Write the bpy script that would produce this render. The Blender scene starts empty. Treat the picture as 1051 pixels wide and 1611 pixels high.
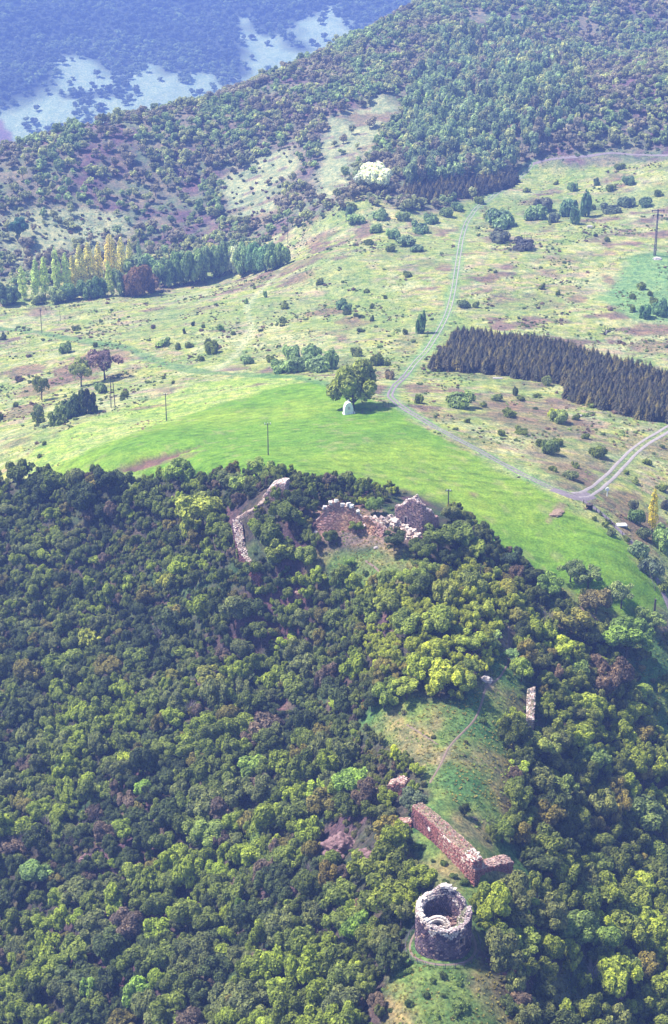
import bpy, math, random
import numpy as np
from mathutils import Vector, noise as mnoise

S = bpy.context.scene
COL = S.collection
rnd = random.Random(7)
RNG = np.random.default_rng(11)

# ------------------------------------------------------------------ camera, sky, sun, exposure
CAM_H = 185.8
PITCH = math.radians(23.0)
FPX = 2600.0
UC, VC = 525.5, 805.5
cam_data = bpy.data.cameras.new('camera')
cam = bpy.data.objects.new('camera', cam_data)
COL.objects.link(cam)
cam.location = (0, 0, CAM_H)
cam.rotation_euler = (math.radians(90) - PITCH, 0, 0)
cam_data.sensor_fit = 'VERTICAL'
cam_data.sensor_height = 36
cam_data.lens = 36 * FPX / 1611.0
cam_data.clip_start = 1.0
cam_data.clip_end = 30000
S.camera = cam

SUN_EL = math.radians(57)
SUN_AZ = math.radians(-78)          # direction towards the sun, clockwise from +Y
world = bpy.data.worlds.new('World')
S.world = world
world.use_nodes = True
wn = world.node_tree
wn.nodes.clear()
sky = wn.nodes.new('ShaderNodeTexSky')
sky.sky_type = 'NISHITA'
sky.sun_disc = False
sky.sun_elevation = SUN_EL
sky.sun_rotation = SUN_AZ
sky.altitude = 500
sky.air_density = 1.4
sky.dust_density = 0.6
sky.ozone_density = 2.0
bg = wn.nodes.new('ShaderNodeBackground')
bg.inputs['Strength'].default_value = 0.10
wo = wn.nodes.new('ShaderNodeOutputWorld')
wn.links.new(sky.outputs[0], bg.inputs[0])
wn.links.new(bg.outputs[0], wo.inputs[0])

sun_data = bpy.data.lights.new('sun', 'SUN')
sun_data.energy = 4.9
sun_data.angle = math.radians(5)
sun_data.color = (1.0, 0.95, 0.87)
sun = bpy.data.objects.new('sun', sun_data)
COL.objects.link(sun)
sdir = Vector((math.sin(SUN_AZ) * math.cos(SUN_EL), math.cos(SUN_AZ) * math.cos(SUN_EL), math.sin(SUN_EL)))
sun.rotation_euler = sdir.to_track_quat('Z', 'Y').to_euler()
sun.location = (-200, 200, 600)

S.view_settings.view_transform = 'Standard'
S.view_settings.look = 'None'
S.view_settings.gamma = 1
S.view_settings.exposure = 1.12
S.view_settings.use_curve_mapping = False
S.render.engine = 'CYCLES'
S.cycles.max_bounces = 5
S.cycles.diffuse_bounces = 2
S.cycles.transmission_bounces = 2
S.cycles.volume_bounces = 0
S.cycles.use_denoising = True

# ------------------------------------------------------------------ sight geometry: photo point <-> place
SP, CP = math.sin(PITCH), math.cos(PITCH)

def sight(u, v, D):
    """World point at depth D along the sight line through photo point (u, v)."""
    b = (v - VC) / FPX
    return (D * (u - UC) / FPX, D * (CP - SP * b), CAM_H - D * (SP + CP * b))

def to_photo(x, y, z):
    dz = z - CAM_H
    D = y * CP - dz * SP
    up = y * SP + dz * CP
    return UC + FPX * x / D, VC - FPX * up / D, D

def ctl(u, v, z):
    b = (v - VC) / FPX
    return sight(u, v, (CAM_H - z) / (SP + CP * b))

# ------------------------------------------------------------------ terrain
CP_UVZ = [
 # spur with the castle
 (697,1478,0),(700,1370,2),(700,1290,4),(700,1200,6),(700,1110,9),(690,1000,13),(690,900,15.5),(560,860,18),(560,800,21),
 (640,1611,-4),(640,1750,-12),(700,1550,-1.5),(770,1200,5),(600,1150,5),(640,1230,4.5),(590,1060,9),(600,960,14),(800,1000,10),(790,1100,7),
 (450,860,16),(380,840,14),(400,780,20),(640,830,20.5),(700,840,18),
 # wooded slope to the left
 (0,1611,-52),(0,1478,-49),(0,1300,-43),(0,1150,-36),(0,1000,-28),(0,850,-18),(0,765,-10),
 (300,1611,-34),(300,1478,-32),(300,1300,-26),(300,1150,-19),(300,1000,-11),(300,850,1),(300,770,12),
 (480,1611,-19),(500,1478,-15),(500,1300,-14),(500,1150,-11),(480,1000,-3),(450,920,6),(150,900,-16),(150,780,1),
 (-300,1611,-72),(-300,1200,-60),(-300,850,-38),(150,1750,-46),(-100,1850,-62),
 # high field
 (560,745,20),(560,700,18),(550,650,10),(500,600,1),(422,715,16.5),(50,740,-6),(160,650,-10),(262,660,0),(300,720,11),
 (620,635,11),(900,778,14),(1040,920,2),(850,850,12),(750,780,17),(960,900,9),(750,700,14),
 # scrubby meadow beyond
 (0,690,-14),(60,600,-29),(100,520,-37),(0,480,-47),(250,460,-41),(400,430,-37),(200,560,-26),(330,560,-18),(540,550,-10),
 (550,480,-14),(550,400,-12),(560,320,-6),(460,370,-22),(740,340,-12),(820,270,-6),(-200,560,-48),
 (650,520,-8),(1051,675,2),(800,640,4),(1040,620,-3),(1000,500,-7),(800,480,-8),(1040,400,-4),(1040,280,2),(900,340,-6),(1250,500,-8),(1250,300,6),(1250,700,-6),
 # right flank of the spur
 (1000,1050,-8),(900,960,2),(1040,1200,-20),(1040,1400,-27),(900,1300,-13),(880,1480,-12),(1040,1611,-29),(850,1150,0),(850,1611,-11),
 (1250,1000,-22),(1250,1400,-44),(1040,1750,-36),
 # near hill beyond the valley
 (0,255,-10),(100,215,-5),(200,200,0),(300,170,6),(450,110,20),(560,60,30),(650,20,38),(740,0,46),(900,-30,62),(1040,-60,74),(1300,-80,80),(-300,300,-25),
 (300,300,-24),(100,380,-38),(500,250,-4),(600,180,12),(750,120,26),(700,250,1),(900,110,32),(640,300,-6),(400,350,-28),
 (1040,130,36),(850,190,18),(940,160,26),(1040,250,4),(1000,90,24),(1200,120,44),
]
P0 = [ctl(*c) for c in CP_UVZ]
# ground hidden behind the crest and the far side of the next valley
for u, v, z in [(0,255,-10),(200,200,0),(300,170,6),(450,110,20),(560,60,30),(650,20,38),(740,0,46),(900,-30,62),(1040,-60,74),(-300,300,-25)]:
    x, y, zz = ctl(u, v, z)
    P0.append((x * 1.10, y * 1.10 + 30, z - 52))
    P0.append((x * 1.35, y * 1.35 + 80, z - 190))
for D, z in [(2100,-270),(2450,-290),(2750,-235),(3100,-150),(3500,-70),(4000,10)]:
    for t in (-0.32, -0.2, -0.1, 0.0, 0.1, 0.25):
        P0.append((t * D, D, z + 25 * math.sin(t * 19 + D * .004)))
for x, y, z in [(-260,150,-80),(-60,120,-30),(60,120,-32),(260,150,-70),(0,30,-45),(-420,500,-75),(-500,900,-70),(420,450,-45),(480,800,-5)]:
    P0.append((x, y, z))
P0 = np.array(P0)
CC = 16.0
def _kern(ax, ay, bx, by):
    d2 = (ax[:, None] - bx[None]) ** 2 + (ay[:, None] - by[None]) ** 2
    return np.sqrt(d2 + CC * CC)
_n = len(P0)
_A = np.zeros((_n + 1, _n + 1))
_A[:_n, :_n] = -_kern(P0[:, 0], P0[:, 1], P0[:, 0], P0[:, 1]) + 0.0 * np.eye(_n)
_A[:_n, :_n] -= np.eye(_n) * -1.2
_A[:_n, _n] = 1; _A[_n, :_n] = 1
_W = np.linalg.solve(_A, np.append(P0[:, 2], 0))

_tab = RNG.random((256, 256))
def vnoise(x, y):
    xi = np.floor(x).astype(int); yi = np.floor(y).astype(int)
    fx = x - xi; fy = y - yi
    fx = fx * fx * (3 - 2 * fx); fy = fy * fy * (3 - 2 * fy)
    a = _tab[xi & 255, yi & 255]; b = _tab[(xi + 1) & 255, yi & 255]
    c = _tab[xi & 255, (yi + 1) & 255]; d = _tab[(xi + 1) & 255, (yi + 1) & 255]
    return (a * (1 - fx) + b * fx) * (1 - fy) + (c * (1 - fx) + d * fx) * fy
def fbm(x, y, s, o=4, seed=0.0):
    r = 0; a = 1; t = 0
    x = x / s + seed * 17.3; y = y / s + seed * 9.1
    for i in range(o):
        r = r + a * vnoise(x, y); t += a
        x = x * 2.03 + 5.7; y = y * 2.03 + 3.1; a *= 0.55
    return r / t

def Z(x, y):
    x = np.atleast_1d(np.asarray(x, float)); y = np.atleast_1d(np.asarray(y, float))
    out = np.empty(x.shape)
    xf, yf, of = x.ravel(), y.ravel(), out.ravel()
    for i in range(0, len(xf), 20000):
        s = slice(i, i + 20000)
        of[s] = -_kern(xf[s], yf[s], P0[:, 0], P0[:, 1]) @ _W[:_n] + _W[_n]
    out = of.reshape(x.shape)
    r = np.hypot(x, y)
    far = np.clip((r - 700) / 500, 0, 1)
    out = out + (fbm(x, y, 28, 3) - .5) * 2.0 + far * (fbm(x, y, 120, 4, 3) - .5) * 26
    return out
def z1(x, y):
    return float(Z(x, y)[0])

def ground(uv, lift=0.0, dmin=230):
    """Photo points -> points on the terrain (marching down each sight line)."""
    uv = np.atleast_2d(np.asarray(uv, float))
    res = []
    Ds = np.geomspace(dmin, 4600, 660)
    for u, v in uv:
        b = (v - VC) / FPX
        xs = Ds * (u - UC) / FPX; ys = Ds * (CP - SP * b); zs = CAM_H - Ds * (SP + CP * b)
        h = zs - Z(xs, ys)
        k = np.argmax(h < 0)
        if h[k] >= 0: k = len(Ds) - 1
        if k == 0: k = 1
        t = h[k - 1] / (h[k - 1] - h[k]) if h[k - 1] != h[k] else 0
        D = Ds[k - 1] + (Ds[k] - Ds[k - 1]) * min(max(t, 0), 1)
        x, y = D * (u - UC) / FPX, D * (CP - SP * b)
        res.append((x, y, z1(x, y) + lift))
    return np.array(res)
def G(u, v):
    return Vector(ground([(u, v)])[0])
def mpp(u, v):
    """metres per photo pixel at the ground under that photo point"""
    p = ground([(u, v)])[0]
    return to_photo(*p)[2] / FPX

def in_poly(x, y, poly):
    x = np.asarray(x); y = np.asarray(y)
    c = np.zeros(x.shape, bool)
    n = len(poly)
    for i in range(n):
        x0, y0 = poly[i][0], poly[i][1]; x1, y1 = poly[(i + 1) % n][0], poly[(i + 1) % n][1]
        if y0 == y1: continue
        m = ((y0 > y) != (y1 > y)) & (x < (x1 - x0) * (y - y0) / (y1 - y0) + x0)
        c ^= m
    return c
def poly_soft(x, y, poly, w):
    """1 inside, 0 outside, blended over w metres with a wobbling edge"""
    d = line_dist(x, y, list(poly) + [poly[0]])
    s = np.where(in_poly(x, y, poly), d, -d)
    s = s + (fbm(x, y, w * 2.2, 3, 5) - .5) * w * 2.2
    return np.clip(s / w + .5, 0, 1)
def line_dist(x, y, pts):
    best = np.full(x.shape, 1e9)
    for a, b in zip(pts[:-1], pts[1:]):
        ax, ay, bx, by = a[0], a[1], b[0], b[1]
        L = (bx - ax) ** 2 + (by - ay) ** 2 + 1e-9
        t = np.clip(((x - ax) * (bx - ax) + (y - ay) * (by - ay)) / L, 0, 1)
        best = np.minimum(best, np.hypot(x - ax - t * (bx - ax), y - ay - t * (by - ay)))
    return best

def smooth_line(pts, step=2.0):
    pts = np.array(pts)[:, :2]
    p = np.vstack([2 * pts[0] - pts[1], pts, 2 * pts[-1] - pts[-2]])
    out = []
    for i in range(1, len(p) - 2):
        n = max(2, int(np.hypot(*(p[i + 1] - p[i])) / step))
        for k in range(n):
            t = k / n
            out.append(0.5 * ((2 * p[i]) + (-p[i - 1] + p[i + 1]) * t + (2 * p[i - 1] - 5 * p[i] + 4 * p[i + 1] - p[i + 2]) * t * t + (-p[i - 1] + 3 * p[i] - 3 * p[i + 1] + p[i + 2]) * t ** 3))
    out.append(p[-2])
    return np.array(out)

# ------------------------------------------------------------------ regions (outlines of fields, woods, clearings)
def region(*uv, dmin=230):
    return ground(uv, 0.0, dmin)[:, :2]
R_LUSH = region((66,752),(110,722),(190,690),(300,652),(420,614),(500,598),(545,618),(612,640),(700,692),(800,748),(892,796),(960,838),(1038,925),(1046,1010),(960,990),(880,925),(830,900),(760,860),(700,830),(560,790),(400,775),(250,765))
R_YELLOW = region((25,757),(52,708),(160,652),(260,624),(330,598),(430,586),(500,594),(420,616),(300,655),(190,700),(96,756))
R_NEAR = np.vstack([ground([(-420,800),(0,762),(60,752),(190,768),(250,752),(330,750),(400,750),(480,752),(570,765),(640,775),(700,792),(750,830),(790,870),(830,895),(880,925),(940,960),(1000,985),(1051,1005),(1500,1060)])[:, :2], [(330, 60), (-330, 60)]])
R_CLEAR = region((572,1140),(600,1104),(720,1108),(772,1062),(800,1000),(812,1040),(812,1110),(800,1200),(800,1275),(790,1318),(750,1310),(690,1250),(640,1205))
R_UPPER = region((470,885),(500,864),(560,862),(640,866),(665,890),(640,925),(570,925),(480,915))
R_COURT = region((495,800),(600,800),(640,845),(625,868),(500,862))
R_SKIRT = region((605,1560),(640,1498),(752,1498),(790,1545),(800,1620),(790,1720),(585,1720))
R_LOWSCRUB = region((560,1611),(600,1540),(740,1520),(820,1560),(960,1520),(960,1660),(560,1700))
R_BARE = region((-60,1350),(60,1300),(170,1310),(190,1400),(120,1500),(60,1580),(-60,1600))
R_SCRAPE = region((820,1590),(835,1530),(930,1525),(950,1560),(905,1640))
R_RPATCH = region((985,1050),(1051,1040),(1120,1110),(1051,1180),(1000,1110))
R_RGLADE = region((850,915),(900,930),(1000,985),(1051,1000),(1051,1060),(985,1010),(930,985),(850,985),(828,950))
R_BANK = region((182,741),(215,724),(262,711),(316,702),(268,721),(222,738))
R_WALLFOOT = region((648,1298),(742,1390))
R_BROWN2 = region((862,812),(880,790),(893,792),(880,812),(862,822))
R_FLUSH = region((945,470),(985,405),(1060,395),(1140,470),(1060,505),(1000,502))
R_SCRUB1 = region((860,225),(1200,215),(1300,700),(1060,720),(960,770),(900,778),(620,635),(720,480),(740,340))
R_VALLEYWOOD = region((-200,500),(0,475),(120,462),(230,468),(330,440),(430,425),(455,390),(440,372),(380,385),(250,400),(120,430),(0,450),(-250,440))
R_TERR1 = region((345,350),(350,285),(420,245),(470,225),(470,260),(440,320),(400,350))
R_TERR2 = region((495,330),(500,240),(520,185),(600,150),(640,165),(600,205),(590,240),(560,262),(545,300))
R_TERR3 = region((0,330),(60,330),(200,330),(230,350),(150,395),(0,420))
R_SPRUCE = region((672,585),(720,528),(860,543),(960,572),(1075,605),(1075,672),(1000,660),(888,630),(892,607),(780,590))
R_SPRUCE2 = region((632,312),(636,300),(700,290),(760,283),(818,270),(812,292),(770,305),(720,314),(660,322))
R_FARFIELD = [region((-10,290),(3,172),(55,150),(85,100),(92,84),(150,93),(180,122),(212,118),(228,94),(262,118),(300,110),(335,118),(352,140),(380,130),(400,145),(395,260),(200,320),dmin=1800),
              region((372,120),(375,30),(392,28),(402,55),(440,60),(472,75),(455,35),(500,25),(522,8),(548,50),(600,60),(520,160),(400,200),dmin=1800)]
R_PLOUGH = region((-90,300),(-70,150),(0,188),(42,242),(48,300),dmin=1800)
R_FARTREES = region((-500,300),(-500,-250),(1400,-250),(1400,-60))

# ------------------------------------------------------------------ tracks and paths (photo polylines)
L_MAIN = smooth_line(ground([(838,258),(815,283),(775,310),(744,335),(730,362),(722,400),(716,440),(708,480),(692,518),(668,555),(640,588),(618,612),(616,626),(640,645),(700,680),(760,712),(820,745),(868,768),(905,779)]))
L_EAST = smooth_line(ground([(905,779),(925,776),(950,758),(980,728),(1010,700),(1051,675),(1110,645)]))
L_LANE = smooth_line(ground([(905,782),(930,795),(955,815),(980,840),(1005,865),(1025,893),(1040,925),(1060,975)]))
L_GRASS = smooth_line(ground([(-40,515),(40,520),(130,536),(200,548),(260,572),(330,586),(420,592),(520,606),(560,618)]))
L_PATH = smooth_line(ground([(800,985),(801,1010),(800,1040),(786,1066),(765,1082),(758,1105),(748,1130),(725,1155),(705,1178),(692,1205),(676,1232)]), 1.0)
L_PATH2 = smooth_line(ground([(640,1140),(665,1155),(690,1172)]), 1.0)
L_PATH3 = smooth_line(ground([(575,882),(590,893),(604,905)]), 1.0)
L_PATH4 = smooth_line(ground([(828,882),(842,898),(852,905)]), 1.0)
L_PATH5 = smooth_line(ground([(888,940),(912,955),(938,975),(945,990)]), 1.0)
L_UPROAD = smooth_line(ground([(838,258),(870,250),(920,246),(990,243),(1080,238),(1200,230)]))
L_LOOP = smooth_line(ground([(455,405),(430,440),(390,480),(395,515),(370,560),(340,582)]))
L_EDGE = smooth_line(ground([(40,735),(60,700),(155,648),(215,622),(330,592),(430,583),(520,600)]))
L_WALLLINE = smooth_line(ground([(735,487),(780,492),(840,498),(880,505)]))

# ------------------------------------------------------------------ materials
def new_mat(name):
    m = bpy.data.materials.new(name); m.use_nodes = True
    nt = m.node_tree; nt.nodes.clear()
    out = nt.nodes.new('ShaderNodeOutputMaterial')
    b = nt.nodes.new('ShaderNodeBsdfPrincipled')
    b.inputs['Roughness'].default_value = 0.85
    b.inputs['Specular IOR Level'].default_value = 0.15
    nt.links.new(b.outputs[0], out.inputs[0])
    return m, nt, b
def N(nt, t, **k):
    n = nt.nodes.new(t)
    for a, v in k.items(): setattr(n, a, v)
    return n
def noise_node(nt, vec, scale, detail=4, rough=.6):
    n = N(nt, 'ShaderNodeTexNoise'); n.inputs['Scale'].default_value = scale
    n.inputs['Detail'].default_value = detail; n.inputs['Roughness'].default_value = rough
    nt.links.new(vec, n.inputs['Vector']); return n.outputs[0]
def ramp(nt, fac, stops):
    r = N(nt, 'ShaderNodeValToRGB'); nt.links.new(fac, r.inputs[0])
    el = r.color_ramp.elements
    while len(el) < len(stops): el.new(.5)
    for e, (p, c) in zip(el, stops):
        e.position = p; e.color = (*c, 1) if len(c) == 3 else c
    return r.outputs[0]
def mul(nt, a, b):
    m = N(nt, 'ShaderNodeMix', data_type='RGBA', blend_type='MULTIPLY'); m.inputs[0].default_value = 1
    nt.links.new(a, m.inputs[6]); nt.links.new(b, m.inputs[7]); return m.outputs[2]
def mixc(nt, f, a, b):
    m = N(nt, 'ShaderNodeMix', data_type='RGBA')
    nt.links.new(f, m.inputs[0])
    for s, i in ((a, 6), (b, 7)):
        if isinstance(s, tuple): m.inputs[i].default_value = (*s, 1)
        else: nt.links.new(s, m.inputs[i])
    return m.outputs[2]
def g3(a): return (a, a, a)

def mat_ground():
    m, nt, b = new_mat('ground_cover')
    at = N(nt, 'ShaderNodeAttribute', attribute_name='cover')
    geo = N(nt, 'ShaderNodeNewGeometry'); pos = geo.outputs['Position']
    f1 = noise_node(nt, pos, 1.6, 5, .75); f2 = noise_node(nt, pos, .35, 4, .7); f3 = noise_node(nt, pos, .06, 4, .6)
    al = at.outputs['Alpha']
    c = mul(nt, at.outputs['Color'], mixc(nt, al, g3(1.0), ramp(nt, f1, [(.30, g3(.32)), (.5, g3(1.0)), (.70, g3(1.85))])))
    c = mul(nt, c, mixc(nt, al, g3(1.0), ramp(nt, f2, [(.36, (.55, .68, .70)), (.5, g3(1.0)), (.66, (1.5, 1.3, 1.15))])))
    c = mul(nt, c, ramp(nt, f3, [(.3, (.82, .88, .9)), (.7, (1.18, 1.1, 1.05))]))
    nt.links.new(c, b.inputs['Base Color'])
    bp = N(nt, 'ShaderNodeBump'); bp.inputs['Strength'].default_value = .9; bp.inputs['Distance'].default_value = .35
    nt.links.new(f1, bp.inputs['Height']); nt.links.new(bp.outputs[0], b.inputs['Normal'])
    b.inputs['Roughness'].default_value = .95; b.inputs['Specular IOR Level'].default_value = .05
    return m
M_GROUND = mat_ground()

def mat_soil(name, c1, c2, s=2.0):
    m, nt, b = new_mat(name)
    geo = N(nt, 'ShaderNodeNewGeometry'); pos = geo.outputs['Position']
    f = noise_node(nt, pos, s, 5, .7)
    nt.links.new(ramp(nt, f, [(.3, c1), (.7, c2)]), b.inputs['Base Color'])
    bp = N(nt, 'ShaderNodeBump'); bp.inputs['Strength'].default_value = .6; bp.inputs['Distance'].default_value = .1
    nt.links.new(f, bp.inputs['Height']); nt.links.new(bp.outputs[0], b.inputs['Normal'])
    return m

def mat_leaf(name):
    """foliage: colour comes from the plant's own tint property, broken up per spray"""
    m, nt, b = new_mat(name)
    at = N(nt, 'ShaderNodeAttribute', attribute_name='tint', attribute_type='INSTANCER')
    lv = N(nt, 'ShaderNodeAttribute', attribute_name='spray')
    tc = N(nt, 'ShaderNodeTexCoord')
    f = noise_node(nt, tc.outputs['Object'], 2.4, 2, .5)
    c = mul(nt, at.outputs['Color'], ramp(nt, f, [(.3, (1.5, 1.48, 1.3)), (.5, (1.95, 1.9, 1.5)), (.7, (2.45, 2.3, 1.55))]))
    c = mul(nt, c, ramp(nt, lv.outputs['Fac'], [(0, (.48, .51, .55)), (.5, g3(1.0)), (1, (1.65, 1.58, 1.3))]))
    nt.links.new(c, b.inputs['Base Color'])
    b.inputs['Roughness'].default_value = .6
    b.inputs['Specular IOR Level'].default_value = .25
    tr = N(nt, 'ShaderNodeBsdfTranslucent'); nt.links.new(c, tr.inputs[0])
    mx = N(nt, 'ShaderNodeMixShader'); mx.inputs[0].default_value = .42
    nt.links.new(b.outputs[0], mx.inputs[1]); nt.links.new(tr.outputs[0], mx.inputs[2])
    out = [n for n in nt.nodes if n.type == 'OUTPUT_MATERIAL'][0]
    nt.links.new(mx.outputs[0], out.inputs[0])
    return m
M_LEAF = mat_leaf('foliage')
M_BARK = mat_soil('bark', (.05, .04, .035), (.13, .10, .085), 3)
M_SNAG = mat_soil('bare_bark', (.16, .12, .13), (.32, .26, .25), 3)
M_TRACK = mat_soil('track_gravel', (.24, .20, .19), (.40, .34, .33), 1.2)
M_TRACKD = mat_soil('track_earth', (.15, .12, .13), (.27, .22, .23), 1.2)
M_PATH = mat_soil('trodden_earth', (.15, .105, .085), (.24, .17, .135), 2.0)
M_ROCK = mat_soil('red_rock', (.13, .065, .07), (.30, .19, .18), 1.3)
M_ROCKP = mat_soil('pale_rock', (.30, .24, .24), (.62, .54, .50), 1.5)
M_WOOD = mat_soil('weathered_wood', (.06, .05, .05), (.14, .12, .11), 6)
M_METAL = mat_soil('dull_metal', (.10, .08, .12), (.17, .14, .19), 4)
M_WHITE = mat_soil('whitewash', (.76, .75, .72), (.84, .83, .80), 2)
M_DARK = mat_soil('opening_shade_and_tank_black', (.012, .010, .014), (.02, .018, .02), 3)  # near-black: shade painted into wall openings; also the tank's own dark colour
M_PORC = mat_soil('porcelain', (.7, .72, .7), (.8, .8, .78), 3)
M_CONC = mat_soil('concrete', (.45, .38, .38), (.62, .54, .54), 2)

def mat_stone(name):
    m, nt, b = new_mat(name)
    at = N(nt, 'ShaderNodeAttribute', attribute_name='stone')
    geo = N(nt, 'ShaderNodeNewGeometry'); pos = geo.outputs['Position']
    f = noise_node(nt, pos, 3.2, 4, .7)
    c = mul(nt, at.outputs['Color'], ramp(nt, f, [(.3, (.62, .6, .66)), (.5, g3(1.0)), (.72, (1.4, 1.3, 1.25))]))
    nt.links.new(c, b.inputs['Base Color'])
    bp = N(nt, 'ShaderNodeBump'); bp.inputs['Strength'].default_value = .8; bp.inputs['Distance'].default_value = .08
    nt.links.new(f, bp.inputs['Height']); nt.links.new(bp.outputs[0], b.inputs['Normal'])
    b.inputs['Roughness'].default_value = .92
    return m
M_STONE = mat_stone('masonry')

# ------------------------------------------------------------------ object helpers
def link(o): COL.objects.link(o); return o
def mesh_np(name, verts, faces, mats, smooth=False):
    me = bpy.data.meshes.new(name)
    verts = np.asarray(verts, np.float32)
    if isinstance(faces, np.ndarray):
        k = faces.shape[1]; nf = len(faces)
        me.vertices.add(len(verts)); me.vertices.foreach_set('co', verts.ravel())
        me.loops.add(nf * k); me.polygons.add(nf)
        me.loops.foreach_set('vertex_index', faces.astype(np.int32).ravel())
        me.polygons.foreach_set('loop_start', np.arange(0, nf * k, k, dtype=np.int32))
        me.polygons.foreach_set('loop_total', np.full(nf, k, np.int32))
        me.update(calc_edges=True); me.validate()
    else:
        me.from_pydata([tuple(map(float, v)) for v in verts], [], faces)
    for mt in (mats if isinstance(mats, (list, tuple)) else [mats]): me.materials.append(mt)
    if smooth: me.polygons.foreach_set('use_smooth', np.ones(len(me.polygons), bool))
    return me
def obj(name, me, parent=None, loc=(0, 0, 0), rz=0.0):
    o = bpy.data.objects.new(name, me); link(o)
    o.location = loc; o.rotation_euler = (0, 0, rz)
    if parent: o.parent = parent
    return o
def thing(name, label, cat, loc=(0, 0, 0), rz=0.0, group=None, me=None):
    o = bpy.data.objects.new(name, me); link(o)
    o.location = loc; o.rotation_euler = (0, 0, rz)
    o['label'] = label; o['category'] = cat
    if group: o['group'] = group
    if me is None: o.empty_display_size = .5
    return o

class MB:
    def __init__(s): s.v = []; s.f = []; s.c = []
    def face(s, pts, col=None):
        n = len(s.v); s.v += [tuple(p) for p in pts]; s.f.append(tuple(range(n, n + len(pts)))); s.c.append(col)
    def box(s, c, sz, R=None, col=None, jit=0.0):
        """box centred at c; R = (ax, ay, az) unit vectors"""
        ax, ay, az = R or (Vector((1, 0, 0)), Vector((0, 1, 0)), Vector((0, 0, 1)))
        n = len(s.v); c = Vector(c)
        for dz in (-.5, .5):
            for dx, dy in ((-.5, -.5), (.5, -.5), (.5, .5), (-.5, .5)):
                p = c + ax * (dx * sz[0]) + ay * (dy * sz[1]) + az * (dz * sz[2])
                if jit: p += Vector((rnd.uniform(-jit, jit), rnd.uniform(-jit, jit), rnd.uniform(-jit, jit)))
                s.v.append(tuple(p))
        for f in ((3, 2, 1, 0), (4, 5, 6, 7), (0, 1, 5, 4), (1, 2, 6, 5), (2, 3, 7, 6), (3, 0, 4, 7)):
            s.f.append(tuple(n + i for i in f)); s.c.append(col)
    def tube(s, a, b, r0, r1, seg=7, col=None):
        a, b = Vector(a), Vector(b); d = (b - a).normalized()
        x = d.orthogonal().normalized(); y = d.cross(x); n = len(s.v)
        for p, r in ((a, r0), (b, r1)):
            for k in range(seg):
                t = 2 * math.pi * k / seg
                s.v.append(tuple(p + x * (r * math.cos(t)) + y * (r * math.sin(t))))
        for k in range(seg):
            s.f.append((n + k, n + (k + 1) % seg, n + seg + (k + 1) % seg, n + seg + k)); s.c.append(col)
        s.f.append(tuple(n + seg + k for k in range(seg))); s.c.append(col)
        s.f.append(tuple(n + seg - 1 - k for k in range(seg))); s.c.append(col)
    def mesh(s, name, mats, smooth=False, default=(.3, .25, .25)):
        me = bpy.data.meshes.new(name); me.from_pydata(s.v, [], s.f)
        for mt in (mats if isinstance(mats, (list, tuple)) else [mats]): me.materials.append(mt)
        if any(c is not None for c in s.c):
            a = me.color_attributes.new('stone', 'FLOAT_COLOR', 'CORNER')
            buf = []
            for f, c in zip(s.f, s.c): buf += list((c or default)) * 1 + [1.0] if len(f) == 0 else (list(c or default) + [1.0]) * len(f)
            a.data.foreach_set('color', buf)
        if smooth: me.polygons.foreach_set('use_smooth', [True] * len(me.polygons))
        return me

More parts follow.
